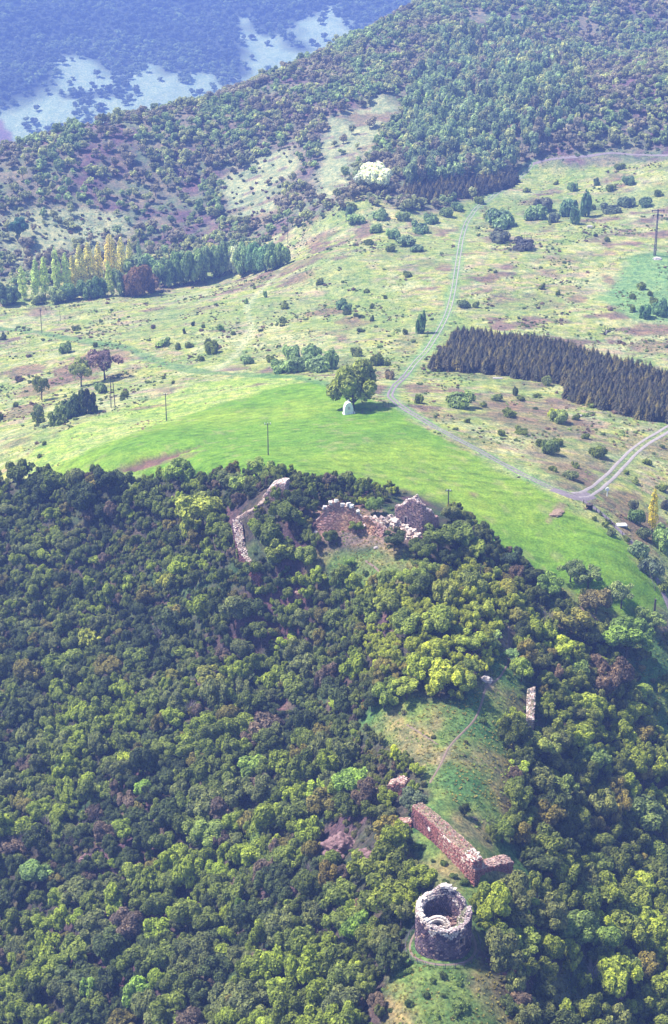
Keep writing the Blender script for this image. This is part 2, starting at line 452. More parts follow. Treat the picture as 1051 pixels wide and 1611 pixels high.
# ------------------------------------------------------------------ the ground sheet
def build_ground():
    az = np.concatenate([np.linspace(-72, -15, 30, endpoint=False), np.arange(-15, 15, .115), np.linspace(15, 72, 30)])
    az = np.radians(az)
    rr = np.concatenate([np.linspace(20, 205, 30, endpoint=False), np.geomspace(205, 4200, 850), np.geomspace(4400, 6500, 6)])
    A, Rr = np.meshgrid(az, rr)
    X = Rr * np.sin(A); Y = Rr * np.cos(A)
    Zz = Z(X, Y)
    Zz = np.clip(Zz, -360, 175)
    fine = (fbm(X, Y, 7, 3, 9) - .5)
    a_, b_ = R_WALLFOOT; ex, ey = b_ - a_; ln_ = math.hypot(ex, ey); ex /= ln_; ey /= ln_
    tt_ = (X - a_[0]) * ex + (Y - a_[1]) * ey; nn_ = -(X - a_[0]) * ey + (Y - a_[1]) * ex
    sm = lambda q: np.clip(q, 0, 1) ** 2 * (3 - 2 * np.clip(q, 0, 1))
    Zz = Zz + 2.6 * sm((nn_ - .9) / .8) * (1 - sm((nn_ - 3) / 9)) * sm((tt_ + 1.5) / 2) * (1 - sm((tt_ - ln_ + .5) / 2.5))
    Zz = Zz - 1.5 * poly_soft(X.ravel(), Y.ravel(), R_BANK, .8).reshape(X.shape)
    near = in_poly(X, Y, R_NEAR)
    Zz = Zz + fine * np.where(near, .5, .25)
    nr, na = X.shape
    idx = np.arange(nr * na).reshape(nr, na)
    faces = np.stack([idx[:-1, :-1], idx[:-1, 1:], idx[1:, 1:], idx[1:, :-1]], -1).reshape(-1, 4)[:, ::-1]
    # flip so that normals point up
    me = mesh_np('ground', np.stack([X, Y, Zz], -1).reshape(-1, 3), faces, M_GROUND, True)
    # cover colours (what grows or lies there)
    x, y = X.ravel(), Y.ravel(); n = len(x)
    def col(c): return np.tile(np.array(c, float), (n, 1))
    def over(C, c, w):
        w = w.reshape(-1, 1); return C * (1 - w) + np.array(c, float) * w
    r = np.hypot(x, y)
    a1 = fbm(x, y, 34, 4, 1); a2 = fbm(x, y, 11, 4, 2); a3 = fbm(x, y, 70, 3, 4)
    C = col((.245, .275, .078))
    C = over(C, (.31, .31, .15), np.clip((a1 - .50) * 5, 0, 1) * .75)
    a6 = fbm(x, y, 4.5, 4, 19)
    C = over(C, (.15, .225, .065), np.clip((.49 - a2 * .5 - a6 * .5) * 9, 0, 1) * .8)
    a5 = fbm(x * .6, y * 1.3, 5, 4, 16)
    C = over(C, (.29, .215, .17), np.clip((a5 - .55) * 8, 0, 1) * .7)
    C = over(C, (.38, .37, .21), np.clip((.44 - a5) * 8, 0, 1) * .6)
    br = np.clip((fbm(x * .7, y, 9, 4, 6) - .58) * 12, 0, 1) * np.clip((a3 - .40) * 6, 0, 1)
    C = over(C, (.15, .10, .085), br * .9)
    C = over(C, (.17, .23, .07), np.clip((fbm(x, y, 38, 3, 23) - .5) * 6, 0, 1) * .6)
    # near hill and far hills
    hill = poly_soft(x, y, np.vstack([region((-400,420),(0,440),(130,425),(260,392),(420,365),(500,345),(560,300),(640,330),(740,318),(830,262),(1200,215)), [(900, 2400), (-900, 2400)]]), 10)
    H = col((.17, .15, .11)); H = over(H, (.12, .08, .095), np.clip((a1 - .46) * 6, 0, 1))
    H = over(H, (.13, .17, .09), np.clip((.50 - a2) * 6, 0, 1) * .8)
    C = C * (1 - hill[:, None]) + H * hill[:, None]
    farm = np.clip((r - 1420) / 60, 0, 1)
    C = C * (1 - farm[:, None]) + col((.06, .075, .05)) * farm[:, None]
    for p in (R_TERR1, R_TERR2, R_TERR3):
        C = over(C, (.27, .29, .16), poly_soft(x, y, p, 8) * (.55 + .45 * (a2 > .42)))
    st = np.abs(((y + x * .15 + 6 * a1) / 17) % 1 - .5) < .045
    terr = np.maximum(poly_soft(x, y, R_TERR1, 8), poly_soft(x, y, R_TERR2, 8))
    C = over(C, (.16, .11, .11), terr * st * .8)
    for p in R_FARFIELD:
        C = over(C, (.30, .38, .23), (r > 1700) * poly_soft(x, y, p, 34) * np.clip((fbm(x, y, 75, 4, 8) - .22) * 7, .25, 1))
    C = over(C, (.20, .13, .13), (r > 1700) * poly_soft(x, y, R_PLOUGH, 8))
    # meadows
    C = over(C, (.22, .30, .065), poly_soft(x, y, R_YELLOW, 3))
    C = over(C, (.34, .33, .15), poly_soft(x, y, R_YELLOW, 4) * np.clip((a5 - .52) * 8, 0, 1) * .5)
    L = col((.128, .240, .028)); L = over(L, (.18, .275, .036), np.clip((a1 - .45) * 5, 0, 1)); L = over(L, (.088, .19, .028), np.clip((.45 - a3) * 6, 0, 1) * .8)
    sown = (np.sin((y * .93 + x * .25 + 1.5 * a1) * 2.6) * .5 + .5)
    q7 = (y * .95 + x * .22 + 3 * a3) / 5.2
    line7 = np.clip(1 - np.abs(q7 % 1 - .5) * 9, 0, 1) * (fbm(x, y, 25, 3, 77) > .42)
    L = L * (.88 + .16 * sown[:, None]) * (1 - .34 * line7[:, None]) * (.82 + .36 * fbm(x, y, 3.5, 3, 78)[:, None])
    L = over(L, (.24, .24, .10), np.clip((fbm(x, y, 4, 4, 79) - .64) * 9, 0, 1) * .5)
    w = poly_soft(x, y, R_LUSH, 3); C = C * (1 - w[:, None]) + L * w[:, None]
    C = over(C, (.13, .24, .09), poly_soft(x, y, R_FLUSH, 5) * .85)
    for u, v, a, b_, s in PATCHES:
        c0 = ground([(u, v), (u + a, v), (u, v + b_)])[:, :2]
        ra = np.hypot(*(c0[1] - c0[0])); rb = np.hypot(*(c0[2] - c0[0]))
        d = np.hypot((x - c0[0, 0]) / ra, (y - c0[0, 1]) / rb) + (a2 - .5) * 1.5 + (fbm(x, y, 4, 3, 12) - .5) * .9
        C = over(C, (.165, .11, .08), np.clip((1 - d) * 4, 0, 1) * s)
    # wood floor on the spur
    Wd = col((.060, .052, .042)); Wd = over(Wd, (.095, .055, .066), np.clip((a1 - .54) * 7, 0, 1)); Wd = over(Wd, (.055, .085, .035), np.clip((.47 - a2) * 7, 0, 1))
    w = poly_soft(x, y, R_NEAR, 3); C = C * (1 - w[:, None]) + Wd * w[:, None]
    gr = col((.118, .165, .045)); gr = over(gr, (.21, .165, .085), np.clip((a2 - .50) * 7, 0, 1) * .75); gr = over(gr, (.075, .145, .045), np.clip((.45 - a2) * 8, 0, 1))
    for p in (R_CLEAR, R_UPPER, R_SKIRT, R_RPATCH, R_RGLADE, region((640,1300),(690,1250),(790,1290),(840,1372),(830,1430),(760,1500),(700,1430))):
        w = poly_soft(x, y, p, 3); C = C * (1 - w[:, None]) + gr * w[:, None]
    C = over(C, (.22, .15, .12), poly_soft(x, y, R_COURT, 3) * .7)
    C = over(C, (.09, .11, .05), poly_soft(x, y, R_SCRAPE, 3) * .8)
    C = over(C, (.15, .095, .075), poly_soft(x, y, R_BANK, .9))
    C = over(C, (.24, .18, .11), poly_soft(x, y, R_BROWN2, 1.0) * .9)
    # verges of the tracks
    for Ln, wd, cc in ((L_MAIN, 3.2, (.15, .25, .10)), (L_EAST, 2.6, (.16, .22, .09)), (L_LANE, 1.6, (.17, .2, .1)), (L_GRASS, 3.6, (.085, .175, .065)), (L_EDGE, 1.3, (.12, .12, .07)), (L_WALLLINE, 1.2, (.12, .14, .08)), (L_LOOP, 2.0, (.36, .37, .2)), (L_PATH, .9, (.22, .17, .13))):
        near_m = (x > Ln[:, 0].min() - 12) & (x < Ln[:, 0].max() + 12) & (y > Ln[:, 1].min() - 12) & (y < Ln[:, 1].max() + 12)
        d = np.full(n, 99.0); d[near_m] = line_dist(x[near_m], y[near_m], Ln[::2] if len(Ln) > 8 else Ln)
        C = over(C, cc, np.clip((wd + 1.5 * (a2 - .5) * 3 - d) / 1.4, 0, 1) * .7)
    C = np.clip(C, .01, .8)
    ca = me.color_attributes.new('cover', 'FLOAT_COLOR', 'POINT')
    ca.data.foreach_set('color', np.hstack([C, (1 - .42 * poly_soft(x, y, R_LUSH, 3))[:, None]]).astype(np.float32).ravel())
    o = obj('ground', me); o['kind'] = 'structure'
    # height lookup on the very sheet that is drawn
    def zs(xq, yq):
        xq = np.atleast_1d(np.asarray(xq, float)); yq = np.atleast_1d(np.asarray(yq, float))
        rq = np.hypot(xq, yq); aq = np.arctan2(xq, yq)
        i = np.clip(np.searchsorted(rr, rq) - 1, 0, len(rr) - 2); j = np.clip(np.searchsorted(az, aq) - 1, 0, len(az) - 2)
        t = np.clip((rq - rr[i]) / (rr[i + 1] - rr[i]), 0, 1); s = np.clip((aq - az[j]) / (az[j + 1] - az[j]), 0, 1)
        return (Zz[i, j] * (1 - t) * (1 - s) + Zz[i + 1, j] * t * (1 - s) + Zz[i, j + 1] * (1 - t) * s + Zz[i + 1, j + 1] * t * s)
    return zs

PATCHES = [(830,655,95,26,.55),(700,655,40,12,.5),(880,720,50,18,.5),(760,700,40,14,.4),(1010,640,20,8,.4),(60,612,30,10,.7),(30,648,26,9,.7),(105,598,26,9,.7),(15,700,20,7,.5),(200,590,25,8,.5),(395,352,40,10,.5),(700,420,14,8,.5),(880,410,30,6,.5),(1000,600,20,6,.4),(930,760,18,10,.6),(960,800,20,12,.6),(128,578,30,22,.9),(40,582,26,9,.8),(180,560,25,12,.6),(60,490,14,8,.6),(785,432,22,7,.9),(770,440,14,5,.8),(500,378,16,7,.7),(512,490,34,9,.8),(545,505,20,6,.7),
 (663,610,30,7,.8),(1020,520,45,10,.8),(1030,545,40,10,.7),(958,438,14,14,.7),(912,470,16,5,.8),(845,318,24,6,.6),(232,456,36,5,.8),(300,448,26,5,.7),(405,605,14,4,.8),
 (1030,700,35,20,.55),(990,790,40,22,.8),(1005,840,18,22,.8),(905,745,40,14,.6),(830,640,90,14,.45),(780,655,60,10,.5),(560,510,22,6,.6),(470,440,20,10,.6),(430,432,30,8,.6),
 (240,640,26,4,.7),(250,728,40,8,.5),(745,778,8,4,.7),(600,230,30,8,.7),(590,185,40,8,.7),(560,250,20,5,.6),(395,325,40,4,.6),(390,345,34,4,.6),
 (140,1350,28,30,.9),(300,1145,18,16,.9),(70,1430,30,40,.7),(20,1470,30,50,.7),(245,1030,25,14,.8),(930,1110,16,14,.9),(840,1345,30,20,.8),(900,1580,26,20,.9),(965,1545,30,18,.7),(660,1600,50,20,.7),(620,1140,25,10,.6),(690,1210,20,12,.5)]
zs = build_ground()
def gz(x, y): return float(zs(x, y)[0])

def ribbon(name, line, w, mat, lift=.1, off=0.0, seed=0):
    """a worn strip laid on the ground along a line"""
    P = np.asarray(line); T = np.gradient(P, axis=0); T /= np.hypot(T[:, 0], T[:, 1])[:, None] + 1e-9
    Nn = np.stack([-T[:, 1], T[:, 0]], -1)
    s = np.arange(len(P))
    ww = w * (.75 + .5 * fbm(s * 1.0 + seed * 31, s * 0.0 + seed, 4, 3))
    V = []
    for k in (-1, -.4, .4, 1):
        q = P + Nn * (off + k * ww[:, None] * .5)
        V.append(np.column_stack([q, zs(q[:, 0], q[:, 1]) + (lift if abs(k) < 1 else lift - .07)]))
    V = np.stack(V, 1).reshape(-1, 3); n = len(P)
    idx = np.arange(n * 4).reshape(n, 4)
    F = np.concatenate([np.stack([idx[:-1, j], idx[:-1, j + 1], idx[1:, j + 1], idx[1:, j]], -1) for j in range(3)])[:, ::-1]
    o = obj(name, mesh_np(name, V, F, mat, True)); o['kind'] = 'structure'
    return o
L_UPTRACK, L_DOWNTRACK = L_MAIN[:int(len(L_MAIN) * .72)], L_MAIN[int(len(L_MAIN) * .72) - 1:]
d_ = [float(to_photo(p[0], p[1], gz(*p))[1]) for p in L_MAIN]
cut = next(i for i, v in enumerate(d_) if v > 585)
L_UPTRACK, L_DOWNTRACK = L_MAIN[:cut + 1], L_MAIN[cut:]
ribbon('farm_track', L_DOWNTRACK, .75, M_TRACKD, .10, .72, 7); ribbon('farm_track', L_DOWNTRACK, .75, M_TRACKD, .10, -.72, 8)
for nm, ln, w, mt, gauge in (('farm_track', L_UPTRACK, .42, M_TRACK, .85), ('farm_road', L_EAST, .95, M_TRACK, 1.15)):
    ribbon(nm, ln, w, mt, .12, gauge, 1); ribbon(nm, ln, w, mt, .12, -gauge, 2)
ribbon('lane', L_LANE, 1.6, M_TRACKD, .12, 0, 3)
ribbon('upper_road', L_UPROAD, 2.2, M_TRACKD, .15, 0, 4)
ribbon('junction', smooth_line(ground([(868,770),(890,778),(910,783),(930,778)])), 3.6, M_TRACKD, .09, 0, 5)
for nm, ln, w in (('footpath', L_PATH, .42), ('footpath', L_PATH2, .35), ('footpath', L_PATH3, .5), ('footpath', L_PATH4, .9), ('footpath', L_PATH5, .9)):
    ribbon(nm, ln, w, M_PATH, .08, 0, 6)

# ------------------------------------------------------------------ plants: crown and trunk shapes
def leaf_mesh(name, P, Nn, size, spray, extra=None, up=.0):
    """many small folded leaf sprays at points P facing Nn; extra = (verts, faces) of wood, second material"""
    n = len(P); g = np.random.default_rng(abs(hash(name)) % 1000 if False else len(name) * 37 + n)
    Nn = Nn / (np.linalg.norm(Nn, axis=1)[:, None] + 1e-9)
    R = g.normal(size=(n, 3)); T = np.cross(Nn, R); T /= np.linalg.norm(T, axis=1)[:, None] + 1e-9
    B = np.cross(Nn, T)
    s = (size * g.uniform(.6, 1.35, n))[:, None]
    V = np.stack([P - T * s, P - B * s * .62 + Nn * s * .22, P + T * s, P + B * s * .62 + Nn * s * .22], 1).reshape(-1, 3)
    F = np.arange(n * 4).reshape(n, 4)
    Fl = [tuple(r) for r in F.tolist()]
    Vl = V.tolist(); mi = [0] * n
    mats = [M_LEAF]
    if extra:
        o = len(Vl); Vl += [tuple(v) for v in extra[0]]; Fl += [tuple(o + i for i in f) for f in extra[1]]; mi += [1] * len(extra[1]); mats.append(M_BARK)
    me = bpy.data.meshes.new(name); me.from_pydata(Vl, [], Fl)
    for m in mats: me.materials.append(m)
    me.polygons.foreach_set('material_index', mi)
    a = me.attributes.new('spray', 'FLOAT', 'FACE')
    a.data.foreach_set('value', list(spray) + [.5] * (len(Fl) - n))
    return me

def crown_points(g, nleaf, lobes, squash=1.0, depth=.30):
    """sprays over the surfaces of several unequal lobes; lobes = [(cx,cy,cz,r)]"""
    L = np.array(lobes); w = L[:, 3] ** 2; w /= w.sum()
    k = g.choice(len(L), nleaf * 2, p=w)
    d = g.normal(size=(nleaf * 2, 3)); d /= np.linalg.norm(d, axis=1)[:, None]
    rad = L[k, 3] * (1 - depth * g.random(nleaf * 2) ** 1.6) * (1 + .12 * np.sin(d[:, 0] * 7 + k) * np.cos(d[:, 1] * 6 + k))
    P = L[k, :3] + d * rad[:, None] * np.array([1, 1, squash])
    keep = np.ones(len(P), bool)
    for i in range(len(L)):
        q = (P - L[i, :3]) / np.array([1, 1, squash])
        keep &= ~((np.linalg.norm(q, axis=1) < L[i, 3] * .78) & (k != i))
    keep &= ~((d[:, 2] < -.35) & (g.random(len(P)) < .6))
    P, d, k = P[keep][:nleaf], d[keep][:nleaf], k[keep][:nleaf]
    lobe_tone = g.random(len(L))[k]
    spray = np.clip(.5 + (lobe_tone - .5) * .55 + (g.random(len(P)) - .5) * .95, 0, 1)
    Nn = d + g.normal(size=d.shape) * .38 + np.array([0, 0, .30])
    return P, Nn, spray

def wood(g, h, r, limbs, spread, seg=6, lean=.05):
    """tapered trunk with limbs; returns verts, faces"""
    m = MB()
    p = Vector((0, 0, -.25 * h * .2)); steps = 4; pts = [p]
    for i in range(steps):
        pts.append(Vector((g.normal() * lean * h, g.normal() * lean * h, 0)) * (i / steps) + Vector((0, 0, h * (i + 1) / steps)))
    for i in range(steps):
        m.tube(pts[i], pts[i + 1], r * (1 - .2 * i), r * (1 - .2 * (i + 1)), seg)
    for i in range(limbs):
        a = 2 * math.pi * (i + g.random()) / limbs; b = pts[2 + int(g.integers(0, 2))]
        e = b + Vector((math.cos(a) * spread, math.sin(a) * spread, h * .35 + g.random() * h * .3))
        mid = (b + e) / 2 + Vector((0, 0, -.06 * h))
        m.tube(b, mid, r * .5, r * .33, 5); m.tube(mid, e, r * .33, r * .1, 5)
    return m.v, m.f

SHAPES = {}
def add_shape(kind, me_full, me_crown=None, me_trunk=None): SHAPES.setdefault(kind, []).append((me_full, me_crown, me_trunk))

def broadleaf(kind, i, nleaf, size, h=1.9, trunk=.55, nl=11, tall=1.0, gap=0.0):
    """crown about 1 m in radius on a trunk; real size comes with the scale"""
    g = np.random.default_rng(100 + i * 7 + len(kind) * 1000)
    lobes = [(g.normal() * .08, g.normal() * .08, trunk + .75 * tall, .52)]
    for j in range(nl):
        a = j * 2.399 + g.random() * .9; e = g.uniform(-.35, 1.0)
        rr = g.uniform(.20, .44); q = (1 - rr) * g.uniform(.75, 1.2) + gap
        lobes.append((math.cos(a) * q * math.cos(e), math.sin(a) * q * math.cos(e), trunk + (.72 + math.sin(e) * .72) * tall, rr))
    P, Nn, sp = crown_points(g, nleaf, lobes, 1.0)
    w = wood(g, trunk + .6 * tall, .075, 6, .5)
    full = leaf_mesh(f'{kind}_shape', P, Nn, size, sp, w)
    if nleaf > 1200:
        cr = leaf_mesh(f'{kind}_crown', P, Nn, size, sp)
        tr = bpy.data.meshes.new(f'{kind}_trunk'); tr.from_pydata([tuple(v) for v in w[0]], [], w[1]); tr.materials.append(M_BARK)
        add_shape(kind, full, cr, tr)
    else: add_shape(kind, full)

for i in range(7): broadleaf('broad', i, 3300, .086, trunk=.35, nl=10 + i % 4, tall=.85 + .12 * (i % 3))
for i in range(3): broadleaf('tall', i, 2400, .100, trunk=.55, nl=12, tall=1.35)
for i in range(3): broadleaf('open', i, 1500, .085, trunk=.75, nl=9, tall=.75, gap=.12)
for i in range(6): broadleaf('ragged', 20 + i, 1700, .10, trunk=.35 + .1 * (i % 3), nl=8 + i, tall=.7 + .2 * (i % 4), gap=.16)
for i in range(5): broadleaf('far', i, 420, .19, trunk=.35, nl=8, tall=.85 + .2 * (i % 3))

def shrub(kind, i, nleaf, size, nl=7, flat=.75):
    g = np.random.default_rng(900 + i * 7 + len(kind) * 31)
    lobes = [(0, 0, .35 * flat, .55)]
    for j in range(nl):
        a = j * 2.399 + g.random(); rr = g.uniform(.22, .42); q = g.uniform(.35, .75)
        lobes.append((math.cos(a) * q, math.sin(a) * q, g.uniform(.15, .75) * flat, rr))
    P, Nn, sp = crown_points(g, nleaf, lobes, .9)
    P[:, 2] = np.maximum(P[:, 2], -.05)
    m = MB()
    for j in range(6):
        a = j * 1.05 + g.random(); e = Vector((math.cos(a) * .45, math.sin(a) * .45, .6 * flat))
        m.tube((0, 0, -.1), e * .5 + Vector((0, 0, .05)), .035, .022, 5); m.tube(e * .5 + Vector((0, 0, .05)), e, .022, .008, 5)
    full = leaf_mesh(f'{kind}_shape', P, Nn, size, sp, (m.v, m.f))
    cr = leaf_mesh(f'{kind}_crown', P, Nn, size, sp)
    tr = bpy.data.meshes.new(f'{kind}_stems'); tr.from_pydata(m.v, [], m.f); tr.materials.append(M_BARK)
    add_shape(kind, full, cr, tr)
for i in range(5): shrub('shrub', i, 900, .11, flat=.7 + .15 * (i % 3))

def poplar(i):
    g = np.random.default_rng(300 + i)
    lobes = []
    for j in range(15):
        t = j / 14; rr = .30 * math.sin(math.pi * (.18 + .78 * t)) ** .7 + .06; a = j * 2.4
        q = .16 * (1 - t) + .06
        lobes.append((math.cos(a) * q * 1.6, math.sin(a) * q * 1.6, .55 + 3.5 * t, rr * 1.15))
    P, Nn, sp = crown_points(g, 1500, lobes, 1.35)
    w = wood(g, 3.6, .07, 5, .22)
    full = leaf_mesh('poplar_shape', P, Nn, .09, sp, w)
    cr = leaf_mesh('poplar_crown', P, Nn, .09, sp)
    tr = bpy.data.meshes.new('poplar_trunk'); tr.from_pydata([tuple(v) for v in w[0]], [], w[1]); tr.materials.append(M_BARK)
    add_shape('poplar', full, cr, tr)
for i in range(3): poplar(i)

def spruce(i):
    """unit spruce: 1 m base radius, 4 m tall; drooping needle boughs in whorls"""
    g = np.random.default_rng(500 + i)
    V = []; Fc = []; sp = []
    tiers = 13
    for t in range(tiers):
        f = t / (tiers - 1); z = .35 + 3.35 * f ** .92; R = (1 - f) ** .85 * 1.0 + .07; nb = int(11 - 5 * f)
        for k in range(nb):
            a = 2 * math.pi * (k + g.random() * .7) / nb; r = R * g.uniform(.75, 1.12); dr = r * g.uniform(.10, .38)
            d = np.array([math.cos(a), math.sin(a), 0]); s = np.array([-math.sin(a), math.cos(a), 0])
            wdt = .19 * r + .05; c = np.array([0, 0, z])
            tip = c + d * r - np.array([0, 0, dr]); mid = c + d * r * .55 + np.array([0, 0, .02])
            n = len(V)
            V += [c, mid - s * wdt - np.array([0, 0, .12 * r]), mid + np.array([0, 0, .06]), mid + s * wdt - np.array([0, 0, .12 * r]), tip]
            Fc += [(n, n + 1, n + 2), (n, n + 2, n + 3), (n + 1, n + 4, n + 2), (n + 2, n + 4, n + 3)]
            q = np.clip(.42 + g.normal() * .18, 0, 1); sp += [q] * 4
    n = len(V); V += [np.array([.05, 0, 3.6]), np.array([-.03, .05, 3.6]), np.array([-.03, -.05, 3.6]), np.array([0, 0, 4.1])]
    Fc += [(n, n + 1, n + 3), (n + 1, n + 2, n + 3), (n + 2, n, n + 3)]; sp += [.6] * 3
    m = MB(); m.tube((0, 0, -.3), (0, 0, 3.4), .07, .02, 6)
    def mk(name, both):
        me = bpy.data.meshes.new(name); v = [tuple(q) for q in V]; f = list(Fc); mi = [0] * len(f); s2 = list(sp)
        if both:
            o = len(v); v += m.v; f += [tuple(o + i_ for i_ in q) for q in m.f]; mi += [1] * len(m.f); s2 += [.5] * len(m.f)
        me.from_pydata(v, [], f); me.materials.append(M_LEAF)
        if both: me.materials.append(M_BARK)
        me.polygons.foreach_set('material_index', mi)
        a = me.attributes.new('spray', 'FLOAT', 'FACE'); a.data.foreach_set('value', s2)
        return me
    tr = bpy.data.meshes.new('spruce_trunk'); tr.from_pydata(m.v, [], m.f); tr.materials.append(M_BARK)
    add_shape('spruce', mk('spruce_shape', True), mk('spruce_crown', False), tr)
for i in range(4): spruce(i)

def tussock(i):
    g = np.random.default_rng(700 + i); V = []; F = []; sp = []
    for k in range(14):
        a = g.random() * 6.28; r = g.random() * .5; c = np.array([math.cos(a) * r, math.sin(a) * r, 0])
        d = np.array([math.cos(a), math.sin(a), 0]) * g.uniform(.1, .5); s = np.array([-math.sin(a), math.cos(a), 0]) * .16
        n = len(V); h = g.uniform(.4, .9)
        V += [c - s, c + s, c + d + s * .5 + [0, 0, h], c + d - s * .5 + [0, 0, h * .9]]; F.append((n, n + 1, n + 2, n + 3)); sp.append(g.uniform(.3, .8))
    me = bpy.data.meshes.new('tussock_shape'); me.from_pydata([tuple(map(float, v)) for v in V], [], F); me.materials.append(M_LEAF)
    a = me.attributes.new('spray', 'FLOAT', 'FACE'); a.data.foreach_set('value', sp)
    add_shape('tussock', me)
for i in range(3): tussock(i)

# source collections for the masses (not linked into the scene)
SHAPES['wood'] = SHAPES['broad'] + SHAPES['ragged'] + SHAPES['tall'][:2]
SRC = {}
for kind, lst in SHAPES.items():
    c = bpy.data.collections.new('source_' + kind); SRC[kind] = c
    for i, (full, _, _) in enumerate(lst):
        o = bpy.data.objects.new(f'{kind}_source_{i:02d}', full); c.objects.link(o)

def mass(name, label, cat, kind, P, scl, tint, seed=1):
    """one uncountable mass of plants: points carrying copies of the shapes of a kind"""
    if len(P) == 0: return
    P = np.asarray(P, float); n = len(P); g = np.random.default_rng(seed)
    me = bpy.data.meshes.new(name)
    me.vertices.add(n); me.vertices.foreach_set('co', P.astype(np.float32).ravel())
    for nm, ty, arr, key in (('scl', 'FLOAT_VECTOR', scl, 'vector'), ('rot', 'FLOAT_VECTOR', np.column_stack([g.normal(0, .05, n), g.normal(0, .05, n), g.random(n) * 6.283]), 'vector'),
                             ('tint', 'FLOAT_COLOR', np.hstack([tint, np.ones((n, 1))]), 'color')):
        a = me.attributes.new(nm, ty, 'POINT'); a.data.foreach_set(key, np.asarray(arr, np.float32).ravel())
    a = me.attributes.new('pick', 'INT', 'POINT'); a.data.foreach_set('value', g.integers(0, len(SHAPES[kind]), n).astype(np.int32))
    ng = bpy.data.node_groups.new(name + '_nodes', 'GeometryNodeTree')
    ng.interface.new_socket('Geometry', in_out='INPUT', socket_type='NodeSocketGeometry')
    ng.interface.new_socket('Geometry', in_out='OUTPUT', socket_type='NodeSocketGeometry')
    gi = ng.nodes.new('NodeGroupInput'); go = ng.nodes.new('NodeGroupOutput')
    ip = ng.nodes.new('GeometryNodeInstanceOnPoints'); ci = ng.nodes.new('GeometryNodeCollectionInfo')
    ci.inputs['Collection'].default_value = SRC[kind]; ci.inputs['Separate Children'].default_value = True; ci.inputs['Reset Children'].default_value = True
    def na(nm, t):
        q = ng.nodes.new('GeometryNodeInputNamedAttribute'); q.data_type = t; q.inputs['Name'].default_value = nm; return q.outputs[0]
    L = ng.links.new
    L(gi.outputs[0], ip.inputs['Points']); L(ci.outputs[0], ip.inputs['Instance']); ip.inputs['Pick Instance'].default_value = True
    L(na('pick', 'INT'), ip.inputs['Instance Index']); L(na('scl', 'FLOAT_VECTOR'), ip.inputs['Scale'])
    er = ng.nodes.new('FunctionNodeEulerToRotation'); L(na('rot', 'FLOAT_VECTOR'), er.inputs[0]); L(er.outputs[0], ip.inputs['Rotation'])
    L(ip.outputs[0], go.inputs[0])
    o = obj(name, me); o['kind'] = 'stuff'; o['label'] = label; o['category'] = cat
    md = o.modifiers.new('copies', 'NODES'); md.node_group = ng
    return o

def plant(name, kind, label, cat, p, r, h, tint, group=None, pick=None, trunk='trunk', crown='crown', low=0.0):
    """a single plant of its own: root, trunk and crown (shared shapes); r = crown radius, h = height in metres"""
    lst = SHAPES[kind]; i = rnd.randrange(len(lst)) if pick is None else pick % len(lst)
    full, cr, tr = lst[i]
    H0 = HEIGHT[kind][i]
    t = thing(name, label, cat, (p[0], p[1], gz(p[0], p[1]) - low * h), rnd.uniform(0, 6.28), group)
    t.rotation_euler[0] = rnd.gauss(0, .04); t.rotation_euler[1] = rnd.gauss(0, .04)
    t.scale = (r * rnd.uniform(.82, 1.15), r * rnd.uniform(.82, 1.15), h / H0)
    a = bpy.data.objects.new(trunk, tr); link(a); a.parent = t
    b = bpy.data.objects.new(crown, cr); link(b); b.parent = t
    b['tint'] = [float(q) for q in tint]
    return t
HEIGHT = {}
for k, lst in SHAPES.items():
    HEIGHT[k] = []
    for full, cr, tr in lst:
        co = np.empty(len(full.vertices) * 3, np.float32); full.vertices.foreach_get('co', co); HEIGHT[k].append(float(np.percentile(co[2::3], 99.5)))

# ------------------------------------------------------------------ where plants grow
OLIVE, GREYG, MID, BRIGHT, YELLOW, BROWNG, PURPLE, DARKG = (.086,.108,.030), (.125,.145,.062), (.106,.132,.033), (.178,.222,.040), (.235,.265,.045), (.135,.122,.042), (.105,.080,.075), (.043,.058,.024)
TINTS = [('olive green', OLIVE), ('grey-green', GREYG), ('mid-green', MID), ('bright green', BRIGHT), ('yellow-green', YELLOW), ('brownish green', BROWNG), ('purplish grey', PURPLE), ('dark green', DARKG)]
def tint_name(t):
    t = np.array(t); t = t / t.sum(); b = np.array([np.array(c) / sum(c) for _, c in TINTS])
    lum = sum(t)
    return TINTS[int(np.argmin(((b - t) ** 2).sum(1)))][0]

def scatter(x0, x1, y0, y1, step, keep, seed):
    g = np.random.default_rng(seed)
    gx, gy = np.meshgrid(np.arange(x0, x1, step), np.arange(y0, y1, step))
    x = (gx + g.uniform(-.5, .5, gx.shape) * step).ravel(); y = (gy + g.uniform(-.5, .5, gy.shape) * step).ravel()
    z = zs(x, y)
    u, v, D = to_photo(x, y, z)
    m = (D > 60) & (u > -160) & (u < 1210) & (v > -140) & (v < 1800)
    x, y, z, u, v, D = (q[m] for q in (x, y, z, u, v, D))
    k = keep(x, y, u, v, g)
    return tuple(q[k] for q in (x, y, z, u, v, D)) + (g,)

TOWER = G(697, 1478)
WALLS = region((600,1250),(640,1225),(690,1250),(765,1330),(815,1330),(825,1370),(745,1405),(640,1310))
NEARGAPS = [R_CLEAR, R_UPPER, R_COURT]
